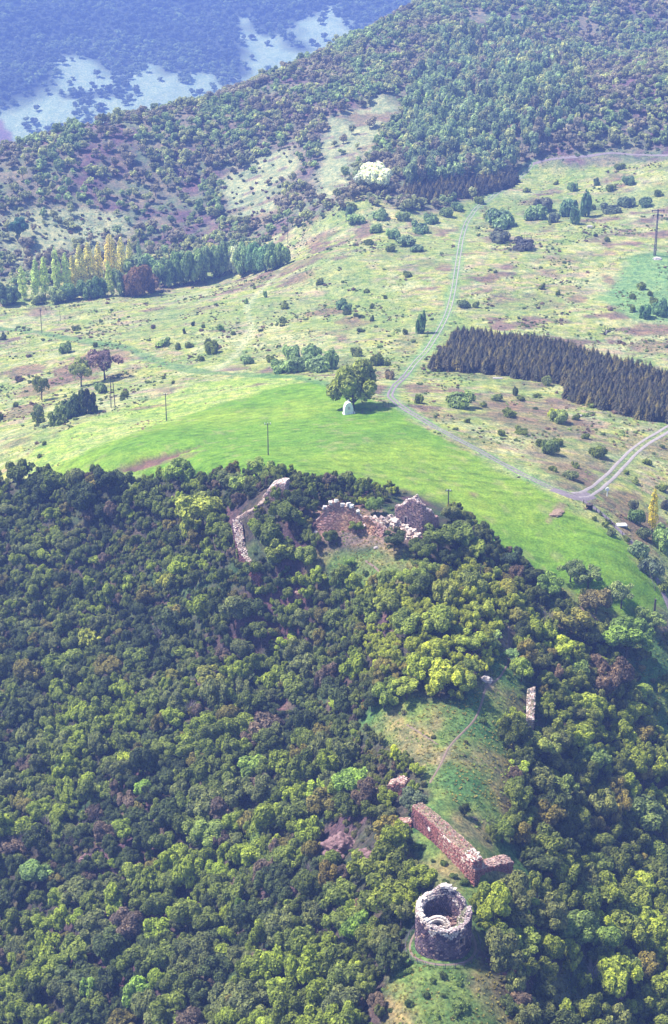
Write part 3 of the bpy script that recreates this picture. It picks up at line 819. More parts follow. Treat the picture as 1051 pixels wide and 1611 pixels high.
# castle masonry footprints kept free
KEEP_OUT = [region((355,812),(440,770),(455,770),(455,785),(400,812),(392,830),(418,915),(400,920),(352,850)), region((600,800),(640,765),(705,790),(705,868),(650,880),(612,862)), region((485,845),(510,790),(560,800),(610,810),(640,770),(700,800),(695,840),(610,858),(495,862)),
            region((628,1296),(648,1290),(700,1340),(745,1360),(800,1340),(840,1372),(830,1420),(775,1446),(730,1430),(700,1440),(660,1395),(640,1350)), region((808,1088),(850,1080),(860,1165),(815,1170)), region((500,1385),(500,1302),(560,1296),(615,1335),(590,1385)), region((455,1410),(455,1370),(485,1370),(490,1410))]

# ---- near wood: sizes first, then fill
GROVES = [ # photo crown centre u, v, crown radius in px, height m, tint : trees one can pick out
 (198,1315,21,6.5,BRIGHT),(178,1362,10,4,BRIGHT),(212,1380,24,6,(.18,.21,.055)),(60,1380,26,6,(.11,.20,.08)),(93,1418,17,5,(.16,.20,.04)),(128,1455,19,6,BRIGHT),(250,1470,24,6,BRIGHT),(272,1445,16,5,BRIGHT),
 (218,1570,26,7,(.16,.26,.07)),(250,1545,20,6,BRIGHT),(140,1565,17,7,(.12,.22,.06)),(190,1530,17,7,MID),(197,1500,14,5,OLIVE),(330,1320,30,7,(.16,.20,.06)),(290,1275,24,7,MID),(345,1380,17,5,BRIGHT),
 (400,1215,26,6.5,(.17,.23,.06)),(285,1500,13,5,GREYG),(355,1440,12,4,YELLOW),(380,1435,12,6,(.13,.21,.05)),(500,1250,20,5,(.19,.24,.05)),(555,1235,26,6,(.15,.24,.06)),(540,1270,22,5.5,OLIVE),(475,1170,20,6,MID),
 (225,1245,17,5,(.14,.24,.06)),(200,1200,16,5,YELLOW),(32,1265,14,5,(.16,.15,.05)),(100,1210,14,5,(.09,.17,.07)),(325,1190,18,7,MID),(275,1065,14,4,(.20,.19,.05)),(330,1075,24,6,(.18,.18,.05)),(215,1040,20,6,MID),
 (140,1010,20,6,(.24,.25,.05)),(115,1040,20,6,(.16,.19,.05)),(265,920,17,5,(.24,.24,.05)),(320,820,34,6,(.19,.21,.05)),(300,840,20,5,(.20,.22,.05)),(90,1060,24,6,MID),(185,905,12,4,MID),(50,870,15,4.5,GREYG),(45,990,14,4,GREYG),
 (560,1470,22,6,(.14,.22,.05)),(545,1440,15,5,BRIGHT),(575,1460,17,6,(.14,.22,.05)),(560,1530,14,4.5,YELLOW),(470,1470,9,3.5,(.14,.22,.07)),(515,1460,9,3.5,BRIGHT),(600,1480,16,5,MID),(520,1360,20,5.5,MID),(435,1330,14,4,YELLOW),
 (405,1325,14,4,(.15,.2,.06)),(340,1375,17,5.5,BRIGHT),(440,1255,16,5,OLIVE),(430,1360,22,5,OLIVE),(520,1385,22,7,(.15,.115,.04)),(622,1190,11,4.5,(.34,.36,.04)),(660,1215,10,3,YELLOW),(650,1240,11,3,(.20,.23,.05)),(652,1210,10,3,YELLOW),
 (650,1265,22,4.0,(.10,.12,.085)),(789,1140,8,2.5,YELLOW),(815,1215,17,4,(.19,.23,.045)),(812,1240,16,4,OLIVE),(820,1260,22,5,OLIVE),(790,1318,20,2.6,(.12,.15,.04)),(825,1296,18,3.5,(.13,.16,.04)),
 (805,1035,14,3.5,(.15,.23,.11)),(780,1003,10,3,(.30,.36,.17)),(682,1030,22,5,(.27,.29,.05)),(660,1060,26,5,(.25,.28,.05)),(700,1075,28,5,(.26,.28,.05)),(640,1090,20,4.5,(.22,.25,.05)),(605,1100,24,5,(.17,.21,.05)),(730,1080,20,4.5,(.20,.23,.05)),
 (690,990,30,5.5,(.17,.20,.045)),(740,1020,24,5,(.17,.2,.045)),(755,970,22,4.5,(.19,.21,.05)),(640,990,26,5,(.15,.18,.045)),(610,960,26,5,(.16,.18,.05)),(575,960,22,5,MID),(700,940,24,5,(.17,.18,.05)),(740,930,26,5,(.14,.16,.05)),(660,930,26,5,OLIVE),
 (795,935,20,4.5,(.21,.2,.05)),(815,975,16,4.5,(.2,.19,.06)),(635,915,16,4,(.20,.24,.05)),(690,860,28,5.5,OLIVE),(720,855,26,5.5,(.11,.14,.04)),(745,870,20,5,(.16,.19,.05)),(670,875,22,5,OLIVE),(700,885,18,5,DARKG),
 (802,883,13,4,(.05,.08,.05)),(815,872,8,3.5,(.05,.08,.05)),(865,925,22,5.5,(.10,.19,.05)),(897,905,20,4.5,(.12,.15,.07)),(925,915,20,4.5,(.12,.15,.07)),(938,955,24,4.5,(.15,.125,.07)),(977,945,26,5,(.15,.18,.09)),(1030,985,18,4.5,(.16,.2,.08)),(1010,970,14,4.5,(.16,.2,.08)),
 (895,995,30,5.5,(.155,.145,.045)),(925,1010,22,6,(.13,.14,.05)),(985,1020,38,7,(.14,.2,.05)),(975,1010,22,6.5,(.155,.14,.05)),(1008,1095,17,4,(.2,.25,.06)),(880,1030,22,5,YELLOW),(905,1060,20,5.5,(.13,.17,.05)),(820,1060,22,5,(.18,.22,.05)),
 (930,1205,30,7,(.12,.16,.05)),(880,1250,30,7,(.13,.16,.05)),(850,1180,26,6,(.15,.17,.05)),(1010,1290,32,7,(.12,.15,.06)),(940,1370,28,6.5,OLIVE),(1005,1400,24,6,YELLOW),(920,1420,28,6.5,OLIVE),(980,1450,26,6,(.16,.19,.05)),
 (838,1435,15,5,(.19,.24,.045)),(905,1470,36,7,(.12,.16,.05)),(950,1480,28,6.5,(.14,.19,.05)),(890,1500,18,4.5,YELLOW),(985,1530,24,5.5,(.12,.15,.06)),(825,1490,24,5.5,(.15,.18,.05)),(790,1480,24,5,OLIVE),(1030,1350,24,6,MID),
 (590,800,15,4.5,(.10,.16,.05)),(362,765,20,4,GREYG),(420,850,26,5,OLIVE),(440,880,26,5,(.16,.18,.05)),(480,885,22,4.5,(.15,.18,.05)),(455,820,24,4.5,OLIVE),(400,900,14,5,OLIVE),(470,800,18,4,DARKG),(520,760,14,3.5,PURPLE),(545,758,13,3,GREYG),(568,772,14,5,MID),
 (410,745,20,4.5,(.16,.2,.06)),(380,770,18,3.5,(.16,.2,.06)),(60,790,30,5.5,DARKG),(130,800,30,6,DARKG),(30,760,26,5,OLIVE),(170,770,26,5.5,DARKG),(90,770,22,5.5,OLIVE),(240,800,24,5,OLIVE),(285,760,28,5,(.15,.2,.05)),(710,815,16,4,(.12,.13,.06)),(725,830,12,3.5,GREYG),(752,845,11,3,GREYG),
 (655,868,16,3,OLIVE),(548,892,10,2,(.12,.19,.05)),(520,850,13,2,OLIVE),(560,835,12,2,MID),(620,860,18,3,DARKG),
]
GROVES = [(u, v, r, h, np.array([max(t[0], .70 * t[1]) * .96, t[1], t[2] * .95])) for u, v, r, h, t in GROVES]
pts = []
for u, v, rp, h, t in GROVES:
    m_ = mpp(u, v)
    vb = v + .42 * h * .85 / m_
    p = ground([(u, vb)])[0]
    pts.append([p[0], p[1], rp * m_ * .92, max(h, 1.75 * rp * m_), *t, 1])
def wood_keep(x, y, u, v, g):
    k = in_poly(x, y, R_NEAR)
    for p in NEARGAPS: k &= ~in_poly(x, y, p)
    for p in KEEP_OUT: k &= ~in_poly(x, y, p)
    k &= ~in_poly(x, y, WALLS)
    k &= ~(in_poly(x, y, R_SKIRT)) & ~(in_poly(x, y, R_LOWSCRUB) & (g.random(len(x)) < .62)) & ~(in_poly(x, y, R_RPATCH) & (g.random(len(x)) < .85)) & ~(in_poly(x, y, R_RGLADE) & (g.random(len(x)) < .8)) & ~(in_poly(x, y, R_SCRAPE) & (g.random(len(x)) < .75))
    k &= ~(in_poly(x, y, R_BARE) & (g.random(len(x)) < .42))
    k &= np.hypot(x - TOWER.x, y - TOWER.y) > 9.2
    k &= line_dist(x, y, L_PATH[::2]) > 2.3
    for a, b, c, d, e in PATCHES:
        if b > 1000 or a > 1e9:
            q = ground([(a, b), (a + c, b), (a, b + d)])[:, :2]
            k &= ~((np.hypot((x - q[0, 0]) / np.hypot(*(q[1] - q[0])), (y - q[0, 1]) / np.hypot(*(q[2] - q[0]))) < .75) & (g.random(len(x)) < .7))
    return k
xs, ys, z_, u_, v_, D_, g = scatter(-190, 170, 60, 500, 1.55, wood_keep, 21)
big = fbm(xs, ys, 26, 3, 31)
rad = np.clip(g.lognormal(.30, .40, len(xs)) * (.70 + .55 * np.clip((v_ - 800) / 700, 0, 1) + .5 * (big - .5)), .75, 3.5)
knoll = in_poly(xs, ys, region((560,905),(640,900),(760,890),(820,950),(810,1060),(760,1120),(600,1120),(560,1000)))
rad = np.where(knoll, np.clip(rad * .85, .8, 1.9), rad)
rad = np.where(in_poly(xs, ys, region((440,735),(700,755),(700,812),(600,800),(500,790),(450,790))), np.clip(rad * .6, .6, 1.05), rad)
rad = np.where(in_poly(xs, ys, region((545,1120),(585,1125),(660,1250),(640,1300),(545,1210))), np.clip(rad * .6, .7, 1.1), rad)
order = np.argsort(-rad)
P_ = [p[:2] for p in pts]; Rl = [p[2] for p in pts]
cell = {}
def put(i, x, y): cell.setdefault((int(x // 4), int(y // 4)), []).append(i)
for i, p in enumerate(P_): put(i, *p)
cn = fbm(xs, ys, 20, 3, 41); cn2 = fbm(xs, ys, 55, 3, 43)
for i in order:
    x, y, r = xs[i], ys[i], rad[i]
    cx, cy = int(x // 4), int(y // 4); ok = True
    for a in (-1, 0, 1):
        for b in (-1, 0, 1):
            for j in cell.get((cx + a, cy + b), ()):
                if math.hypot(P_[j][0] - x, P_[j][1] - y) < .60 * (r + Rl[j]): ok = False; break
            if not ok: break
        if not ok: break
    if not ok: continue
    q = cn[i] + g.normal() * .13
    if knoll[i]: t = np.array(YELLOW) * .85 if q > .47 else (np.array(OLIVE) * 1.75 if q > .36 else np.array(BROWNG) * 1.2)
    else:
        left = u_[i] < 560
        t = np.array(DARKG) * 1.2 if q < .34 else np.array(OLIVE) * 1.15 if q < .47 else np.array(GREYG) * .85 if q < .55 else np.array(MID) * 1.05 if q < .66 else np.array(BRIGHT) * .9
        if g.random() < .06: t = np.array(BROWNG)
        if g.random() < .045: t = np.array(PURPLE) * 1.0
        if not left: t = t * np.array([1.05, 1.0, .9])
    t = t * g.uniform(.8, 1.2)
    P_.append((x, y)); Rl.append(r); put(len(P_) - 1, x, y)
    pts.append([x, y, r, r * g.uniform(1.7, 2.5) + .6, *t, 0])
pts = np.array(pts, float)
pz = zs(pts[:, 0], pts[:, 1])
pu, pv, pD = to_photo(pts[:, 0], pts[:, 1], pz + pts[:, 3] * .6)
inview = (pu > 5) & (pu < 1046) & (pv > 10) & (pv < 1606)
score = np.where(inview, pts[:, 2] / pD * (1 + .5 * pts[:, 7]), 0) + pts[:, 7] * .002 * inview
sel = np.zeros(len(pts), bool); sel[np.argsort(-score)[:300]] = True
print('near trees', len(pts), 'in view', inview.sum())

LAND = [('round tower ruin', 697, 1440), ('long red curtain wall', 690, 1300), ('low return wall', 790, 1365), ('red rock outcrop', 545, 1325), ('grassy clearing', 710, 1180),
        ('broken wall stub', 622, 1238), ('pale wall fragment', 836, 1110), ('tall corner ruin', 432, 770), ('stepped pale wall', 385, 860), ('ruined gate tower', 655, 805),
        ('pale rock streak', 270, 1010), ('castle court', 560, 860), ('bend of the footpath', 800, 1030), ('bank scar', 220, 735), ('short bare ledge', 465, 1395),
        ('bare purple patch', 140, 1345), ('field edge path', 915, 955), ('grey culvert pipe', 1018, 1375), ('dark hollow', 965, 1545)]
ORD = ['nearest', 'second nearest', 'third nearest', 'fourth nearest', 'fifth nearest', 'sixth nearest', 'seventh nearest', 'eighth nearest', 'ninth nearest', 'tenth nearest', 'eleventh nearest', 'twelfth nearest', 'thirteenth nearest', 'fourteenth nearest', 'fifteenth nearest', 'sixteenth nearest', 'seventeenth nearest', 'eighteenth nearest', 'nineteenth nearest', 'twentieth nearest']
def side(du, dv):
    a = math.degrees(math.atan2(dv, du)) % 360
    return ['right of', 'lower right of', 'below', 'lower left of', 'left of', 'upper left of', 'above', 'upper right of'][int((a + 22.5) // 45) % 8]
def label_all(items, land, noun):
    """items: list of (u, v, colour, size) -> labels that rank plants of one look by nearness to a landmark"""
    info = []
    for u, v, c, s in items:
        d = [(math.hypot(u - a, v - b), n, a, b) for n, a, b in land]; d.sort()
        info.append((c, s, d[0][1], side(u - d[0][2], v - d[0][3]), d[0][0]))
    out = [None] * len(items); grp = {}
    for i, q in enumerate(info): grp.setdefault(q[:4], []).append((q[4], i))
    for (c, s, n, sd), l in grp.items():
        l.sort()
        for k, (_, i) in enumerate(l):
            if len(l) == 1 or len(l[0:]) == 0: out[i] = f'{s} {c} {noun} {sd} the {n}'
            else:
                out[i] = f'{s} {c} {noun} {sd} the {n}, {ORD[min(k, 19)]} to it'
                if len(out[i].replace('-', ' ').split()) > 16: out[i] = f'{s} {c} {noun} {sd} the {n}, {ORD[min(k, 19)]}'
    return out

idx = np.where(sel)[0]
rpx = pts[:, 2] / pD * FPX
items = [(pu[i], pv[i], tint_name(pts[i, 4:7]), 'broad' if rpx[i] > 24 else ('rounded' if rpx[i] > 17 else 'small')) for i in idx]
labs = label_all(items, LAND, 'tree')
for i, lb in zip(idx, labs):
    x, y, r, h, a, b, c, _ = pts[i]
    kd = 'tall' if h / r > 2.9 else 'ragged' if i % 5 < 2 else ('open' if (pu[i] > 880 and pv[i] < 1000 and pv[i] > 890) else 'broad')
    plant('tree', kd, lb, 'tree', (x, y), r * 1.05, h, (a, b, c), 'trees of the wood around the castle ruin')
rest = ~sel
def mass_pts(name, label, cat, kind, X, Y, R, H, T, seed):
    hh = np.mean(HEIGHT[kind])
    k = np.random.default_rng(seed + 50).uniform(.78, 1.25, len(R)) if kind in ('wood', 'shrub', 'far') else 1.0
    scl = np.column_stack([R * k, R / k, H / hh])
    return mass(name, label, cat, kind, np.column_stack([X, Y, zs(X, Y)]), scl, T, seed)
q = pts[rest]
mass_pts('castle_wood', 'dense mixed green wood covering the slopes around the castle ruin', 'woodland', 'wood', q[:, 0], q[:, 1], q[:, 2], q[:, 3], q[:, 4:7], 5)

# ---- bare trees standing among the green ones
SNAGS = [(60,1440,'lowest bare twiggy tree near the left edge'),(38,1330,'bare twiggy tree above the small pale rock at the left edge'),(75,1300,'bare twiggy tree beside the purple patch'),(110,1330,'bare twiggy tree over the purple patch of the left slope'),(150,1290,'pale bare trunk above the purple patch'),
 (20,1420,'bare twiggy tree at the left edge'),(300,1120,'bare tree over the purple rock in the middle of the slope'),(250,1000,'bare tree beside the pale rock sliver'),(485,1380,'bare tree over the pinkish ledge'),(930,1540,'bare tree leaning over the dark hollow'),
 (120,1480,'bare twiggy tree low on the left slope'),(12,960,'bare twiggy tree high on the left edge of the wood'),(905,1240,'bare trunk in a gap of the right-hand wood'),(860,980,'bare tree in the dip right of the knoll path')]
for u, v, lb in SNAGS:
    g_ = np.random.default_rng(int(u + v)); w = wood(g_, 4.2, .13, 9, 1.3, 6, .06)
    m2 = MB(); m2.v, m2.f = list(w[0]), list(w[1]); m2.c = [None] * len(m2.f)
    p = G(u, v + 15); t = thing('bare_tree', lb, 'tree', p, rnd.uniform(0, 6), 'bare trees in the castle wood')
    obj('trunk', m2.mesh('trunk', M_SNAG), t)
    tw_ = MB()
    for k in range(60):
        a = rnd.uniform(0, 6.28); q = rnd.uniform(.4, 1.3); z = rnd.uniform(2.6, 5.6); c = Vector((math.cos(a) * q, math.sin(a) * q, z))
        tw_.tube(c * .75 + Vector((0, 0, .5)), c + Vector((math.cos(a) * .5, math.sin(a) * .5, .5)), .035, .012, 4)
    obj('twigs', tw_.mesh('twigs', M_SNAG), t)['kind'] = 'stuff'

# ---- undergrowth between the trees
def under_keep(x, y, u, v, g):
    k = in_poly(x, y, R_NEAR) & (np.hypot(x - TOWER.x, y - TOWER.y) > 8.3)
    dens = np.where(in_poly(x, y, R_SKIRT), .22, np.where(in_poly(x, y, R_CLEAR) | in_poly(x, y, R_UPPER), .03, np.where(in_poly(x, y, R_COURT), .12, .5)))
    dens = np.where(in_poly(x, y, WALLS), 0.0, dens)
    dens = np.where(in_poly(x, y, KEEP_OUT[0]) | in_poly(x, y, KEEP_OUT[1]), .15, dens)
    dens = np.where(in_poly(x, y, R_RPATCH) | in_poly(x, y, R_RGLADE) | in_poly(x, y, R_SCRAPE), .25, dens)
    k &= line_dist(x, y, L_PATH[::2]) > .9
    return k & (g.random(len(x)) < dens)
X, Y, Zt, U, V, D, g = scatter(-190, 170, 60, 500, 1.9, under_keep, 33)
n = len(X); t = np.where((fbm(X, Y, 14, 3, 51) > .5)[:, None], np.array([.08, .115, .035]), np.array([.10, .10, .05])) * g.uniform(.6, 1.3, (n, 1))
r = g.uniform(.5, 1.15, n)
mass_pts('undergrowth', 'low scrub and brambles under the castle wood', 'undergrowth', 'shrub', X, Y, r, r * g.uniform(.7, 1.3, n), t, 6)

# ---- grass tufts that roughen the clearings and the rough pasture
def tuft_keep(x, y, u, v, g):
    k = in_poly(x, y, R_CLEAR) | in_poly(x, y, R_UPPER) | in_poly(x, y, R_SKIRT) | in_poly(x, y, R_COURT) | in_poly(x, y, R_RPATCH) | in_poly(x, y, R_SCRAPE) | in_poly(x, y, R_RGLADE)
    return k & (g.random(len(x)) < .55) & (line_dist(x, y, L_PATH) > .5)
X, Y, Zt, U, V, D, g = scatter(-40, 110, 180, 470, .8, tuft_keep, 35)
n = len(X); t = np.array([.12, .165, .048]) * g.uniform(.6, 1.35, (n, 1)) * np.where((fbm(X, Y, 5, 3, 52) > .52)[:, None], [1.45, .95, 1.1], [1, 1, 1])
r = g.uniform(.3, .6, n)
mass_pts('clearing_grass', 'rough tufted grass in the clearings on the castle spur', 'grass', 'tussock', X, Y, r, r * .6, t, 7)
def tuft2(x, y, u, v, g):
    k = ~in_poly(x, y, R_NEAR) & ~in_poly(x, y, R_LUSH) & (v > 240)
    return k & (g.random(len(x)) < .05 + .6 * (fbm(x, y, 16, 4, 61) > .57)) & (line_dist(x, y, L_MAIN[::3]) > 2.4) & (line_dist(x, y, L_EAST[::3]) > 2.6)
X, Y, Zt, U, V, D, g = scatter(-240, 230, 380, 960, 2.3, tuft2, 36)
n = len(X); a = fbm(X, Y, 13, 3, 62)
t = np.where((a > .57)[:, None], [.17, .12, .10], np.where((a < .47)[:, None], [.15, .22, .08], [.21, .22, .10])) * .8 * g.uniform(.65, 1.25, (n, 1))
r = g.uniform(.4, 1.0, n)
mass_pts('pasture_tussocks', 'dry tussocks and heather dotting the rough pasture', 'grass', 'tussock', X, Y, r, r * .3, t, 8)

def scrub_keep(x, y, u, v, g):
    k = ~in_poly(x, y, R_NEAR) & ~in_poly(x, y, R_LUSH) & ~in_poly(x, y, R_YELLOW) & (v > 225) & ~in_poly(x, y, R_SPRUCE)
    c = fbm(x, y, 22, 3, 64) * .5 + fbm(x, y, 7, 3, 65) * .5
    return k & (c > .565) & (g.random(len(x)) < .6) & (line_dist(x, y, L_MAIN[::3]) > 3) & (line_dist(x, y, L_EAST[::3]) > 3) & (line_dist(x, y, L_LOOP[::3]) > 3)
X, Y, Zt, U, V, D, g = scatter(-240, 230, 380, 960, 2.1, scrub_keep, 37)
n = len(X); b = g.random(n)
t = np.where((b < .3)[:, None], [.14, .10, .09], np.where((b < .6)[:, None], [.13, .17, .07], [.10, .135, .055])) * g.uniform(.7, 1.4, (n, 1))
r = np.clip(g.lognormal(-.75, .45, n), .22, 1.3)
mass_pts('pasture_scrub', 'clumps of low scrub and heather dotting the rough pasture', 'scrub', 'shrub', X, Y, r, r * .8, t, 13)

# ---- shrubs and single trees on the pasture: u, v of the foot, radius px, height px, tint, description
SHRUBS = [
 (332,556,17,20,OLIVE),(258,544,13,11,(.12,.17,.06)),(280,550,7,9,OLIVE),(296,547,8,9,OLIVE),(347,520,6,10,(.12,.18,.06)),(317,568,6,8,OLIVE),(241,517,4,6,PURPLE),(290,525,3,9,DARKG),(304,513,3,8,DARKG),(320,516,3,6,OLIVE),(367,527,4,6,OLIVE),
 (120,520,7,8,OLIVE),(6,534,7,9,DARKG),(102,555,12,16,(.10,.14,.06)),(150,546,5,8,OLIVE),(45,562,5,5,PURPLE),(159,507,4,4,OLIVE),(188,504,3,3,DARKG),(258,596,4,5,OLIVE),(272,604,4,5,OLIVE),
 (418,468,5,10,(.10,.15,.08)),(388,478,4,8,(.12,.17,.08)),(400,455,3,6,OLIVE),(449,485,8,10,OLIVE),(445,508,6,8,OLIVE),(502,448,9,10,GREYG),(546,490,9,12,(.09,.14,.08)),(540,478,6,8,OLIVE),(585,485,5,8,OLIVE),(560,498,5,6,(.1,.13,.08)),(642,435,8,8,OLIVE),
 (536,486,11,14,(.08,.13,.08)),(546,494,8,7,DARKG),(568,500,6,5,DARKG),(586,505,4,8,DARKG),(568,522,7,5,DARKG),(661,524,10,32,(.07,.12,.06)),(638,526,5,9,OLIVE),(612,596,9,12,(.12,.10,.07)),(585,598,8,14,OLIVE),(570,590,10,15,OLIVE),(606,470,4,6,OLIVE),(578,460,6,5,OLIVE),
 (824,392,23,17,(.06,.06,.07)),(784,380,20,16,(.07,.08,.07)),(790,355,28,26,(.10,.15,.09)),(855,333,18,20,(.07,.075,.07)),(870,350,12,14,(.08,.1,.08)),(895,340,16,24,(.08,.13,.09)),(921,341,12,38,(.07,.12,.08)),(905,352,10,26,(.08,.13,.08)),(938,292,6,12,(.06,.09,.06)),(875,290,5,6,OLIVE),
 (845,345,20,20,(.11,.16,.09)),(900,300,10,12,(.1,.15,.08)),(960,300,9,9,OLIVE),(990,290,12,12,(.08,.12,.08)),(985,325,14,14,(.07,.1,.08)),(1015,325,13,14,(.08,.12,.08)),(1035,308,8,10,OLIVE),(960,335,16,14,(.08,.1,.08)),(930,330,9,9,OLIVE),(975,265,10,8,OLIVE),(828,302,8,6,OLIVE),
 (730,484,12,12,(.09,.12,.07)),(748,484,6,10,(.12,.15,.08)),(853,455,6,9,OLIVE),(877,464,5,7,OLIVE),(937,372,4,5,DARKG),(955,380,6,7,OLIVE),(1008,455,8,10,OLIVE),(995,470,7,8,OLIVE),(1015,500,12,20,(.08,.14,.08)),(1040,497,14,24,(.08,.14,.08)),(1030,480,8,12,OLIVE),(995,490,6,8,OLIVE),(1022,465,6,8,OLIVE),
 (722,640,25,22,(.11,.15,.06)),(658,634,11,13,OLIVE),(690,585,4,5,OLIVE),(810,622,5,12,DARKG),(798,648,5,8,OLIVE),(860,606,9,14,GREYG),(845,625,8,6,OLIVE),(800,655,16,12,OLIVE),(880,664,18,18,(.12,.15,.06)),(868,655,10,12,YELLOW),(865,713,17,20,(.09,.12,.05)),(850,702,9,12,OLIVE),(876,700,12,10,OLIVE),
 (940,717,16,16,OLIVE),(820,682,13,10,OLIVE),(898,630,7,6,OLIVE),(930,640,9,6,OLIVE),(895,752,16,12,(.10,.12,.06)),(870,740,9,8,OLIVE),(905,735,8,8,OLIVE),(790,685,8,9,OLIVE),(735,665,6,7,OLIVE),(905,660,8,8,OLIVE),(780,630,11,10,(.11,.14,.06)),(920,690,9,7,OLIVE),
 (1040,770,12,8,OLIVE),(1000,760,8,8,OLIVE),(985,745,6,5,OLIVE),(1018,730,9,8,OLIVE),(1000,822,14,20,(.08,.12,.05)),(995,800,10,12,(.07,.08,.06)),(1045,800,10,14,(.07,.07,.06)),(1010,845,12,16,(.08,.1,.05)),(960,842,9,10,(.08,.1,.05)),(1005,875,20,22,(.12,.16,.09)),(1040,860,22,30,(.12,.17,.07)),(1025,905,22,24,(.07,.09,.07)),(1046,930,14,20,OLIVE),
 (935,818,5,6,OLIVE),(952,828,6,7,OLIVE),(963,838,6,7,OLIVE),(985,850,8,8,OLIVE),(1010,885,8,8,OLIVE),(945,810,4,5,DARKG),(957,822,5,6,DARKG),
 (820,630,7,7,OLIVE),(760,640,6,7,OLIVE),(835,588,6,7,OLIVE),
 (500,585,22,22,(.13,.18,.09)),(470,585,24,26,(.13,.18,.09)),(445,585,20,20,(.12,.17,.08)),(520,580,18,30,(.13,.18,.09)),(490,565,18,22,(.12,.17,.09)),(460,565,18,20,(.12,.17,.09)),(590,575,14,18,OLIVE),(425,570,9,10,OLIVE),(390,572,12,12,(.13,.18,.09)),
 (62,665,10,14,OLIVE),(25,640,6,8,OLIVE),(30,600,8,9,PURPLE),(90,668,16,20,(.10,.13,.05)),(115,655,18,30,(.05,.075,.035)),(137,650,14,38,(.055,.075,.04)),(100,660,14,22,(.07,.10,.04)),(160,618,13,16,(.11,.15,.07)),(195,625,10,10,OLIVE),(2,660,6,9,DARKG),(50,735,5,8,OLIVE),(62,720,4,6,OLIVE),(70,700,4,6,OLIVE),
 (560,560,12,16,GREYG),(610,575,8,8,OLIVE),
 (600,345,14,14,(.12,.17,.09)),(560,350,16,12,(.13,.18,.09)),(640,385,18,14,(.10,.14,.09)),(620,375,14,14,(.11,.16,.09)),(590,365,14,12,(.13,.18,.09)),(660,365,16,16,(.10,.15,.09)),(680,350,14,14,(.10,.15,.08)),(700,340,14,14,(.12,.16,.08)),(720,330,12,12,(.11,.16,.08)),(635,345,14,12,(.14,.18,.09)),(655,395,14,10,(.10,.14,.09)),(550,345,10,18,(.08,.12,.08)),(580,385,10,8,OLIVE),(615,395,10,9,OLIVE),
 (555,330,10,10,OLIVE),(755,320,10,10,OLIVE),(770,345,12,10,GREYG),
]
LAND2 = [('white shrine', 548, 645), ('dark spruce plantation', 800, 560), ('bend of the farm track', 617, 625), ('track junction', 905, 780), ('nearest electricity pole', 422, 700), ('yellow field pole', 262, 655),
         ('lone pole on the pale pasture', 65, 515), ('dark hedge clump', 120, 640), ('double-legged pole', 178, 630), ('row of golden poplars', 120, 440), ('grassy loop track', 390, 500), ('tall steel pylon', 1030, 360), ('uprooted stump', 953, 523), ('upper spruce plantation', 730, 290),
         ('white blossoming tree', 588, 285), ('straight farm track', 725, 400), ('lower lane fence', 980, 840), ('yellow poplar by the lane', 1028, 810), ('pale junction road', 1000, 705), ('middle of the rough pasture', 520, 480), ('grassy wedge of field', 1010, 440)]
items = [(u, v, tint_name(t), 'spreading' if r > 15 else ('rounded' if r > 8 else 'tiny')) for u, v, r, h, t in SHRUBS]
labs = label_all(items, LAND2, 'shrub')
sb = ground([(u, v) for u, v, *_ in SHRUBS])
for (u, v, r, h, t), lb, p in zip(SHRUBS, labs, sb):
    D = to_photo(*p)[2]
    plant('shrub', 'shrub', lb, 'shrub', p, r * D / FPX * 1.05, max(.5, h * D / FPX / .93), np.array(t) * 1.35, 'shrubs on the rough pasture', trunk='stem')

# ---- trees standing alone or in rows
def tree_px(name, kind, label, cat, u, v, r, h, t, group=None, **k):
    p = G(u, v); D = to_photo(*p)[2]
    return plant(name, kind, label, cat, p, r * D / FPX, h * D / FPX / .93, t, group, **k)
tree_px('linden_tree', 'broad', 'big spreading olive-green tree shading the white shrine at the field edge', 'tree', 556, 642, 44, 82, (.16,.19,.055), pick=2, low=.14)
tree_px('blossom_tree', 'broad', 'round white blossoming tree below the spruce plantation on the hill', 'tree', 588, 300, 27, 44, (.50,.53,.47), low=.12)
tree_px('tree', 'broad', 'single round blue-green tree on the heath at the foot of the hill', 'tree', 31, 378, 15, 34, (.05,.12,.09))
tree_px('small_tree', 'open', 'small olive tree with a bare trunk above the dark hedge', 'tree', 66, 630, 14, 38, OLIVE, pick=1)
tree_px('small_tree', 'open', 'thin yellow-topped tree in front of the purple bare-twigged one', 'tree', 128, 608, 18, 42, (.17,.2,.08), pick=2)
tree_px('bare_tree', 'open', 'wide purple-grey leafless-looking tree beside the double pole', 'tree', 165, 598, 26, 44, (.13,.09,.11), pick=0)
tree_px('small_tree', 'open', 'leaning slender tree standing lowest beside the dark hedge clump', 'tree', 60, 672, 12, 34, (.10,.13,.07), pick=1)
tree_px('hedge_tree', 'broad', 'tall dark tree ending the dark hedge clump', 'tree', 140, 650, 14, 36, (.045,.055,.035))
tree_px('young_poplar', 'poplar', 'bright yellow poplar standing among dark bushes by the lower lane', 'poplar', 1026, 835, 12, 66, (.42,.36,.05), pick=0)
POP = [(38,472,8,48,(.30,.36,.13)),(56,470,8,56,(.28,.35,.13)),(72,468,9,58,(.30,.36,.12)),(92,464,11,66,(.30,.36,.13)),(108,462,9,58,(.28,.34,.14)),(118,458,8,50,(.38,.36,.13)),(130,456,10,62,(.38,.37,.14)),(142,452,10,64,(.38,.36,.14)),(155,450,10,62,(.40,.37,.14)),
       (170,452,9,74,(.40,.35,.14)),(182,448,9,70,(.40,.37,.14)),(192,440,9,60,(.40,.38,.16)),(204,436,8,54,(.40,.39,.15)),(176,466,8,50,(.28,.33,.10)),(222,425,6,44,(.18,.24,.14))]
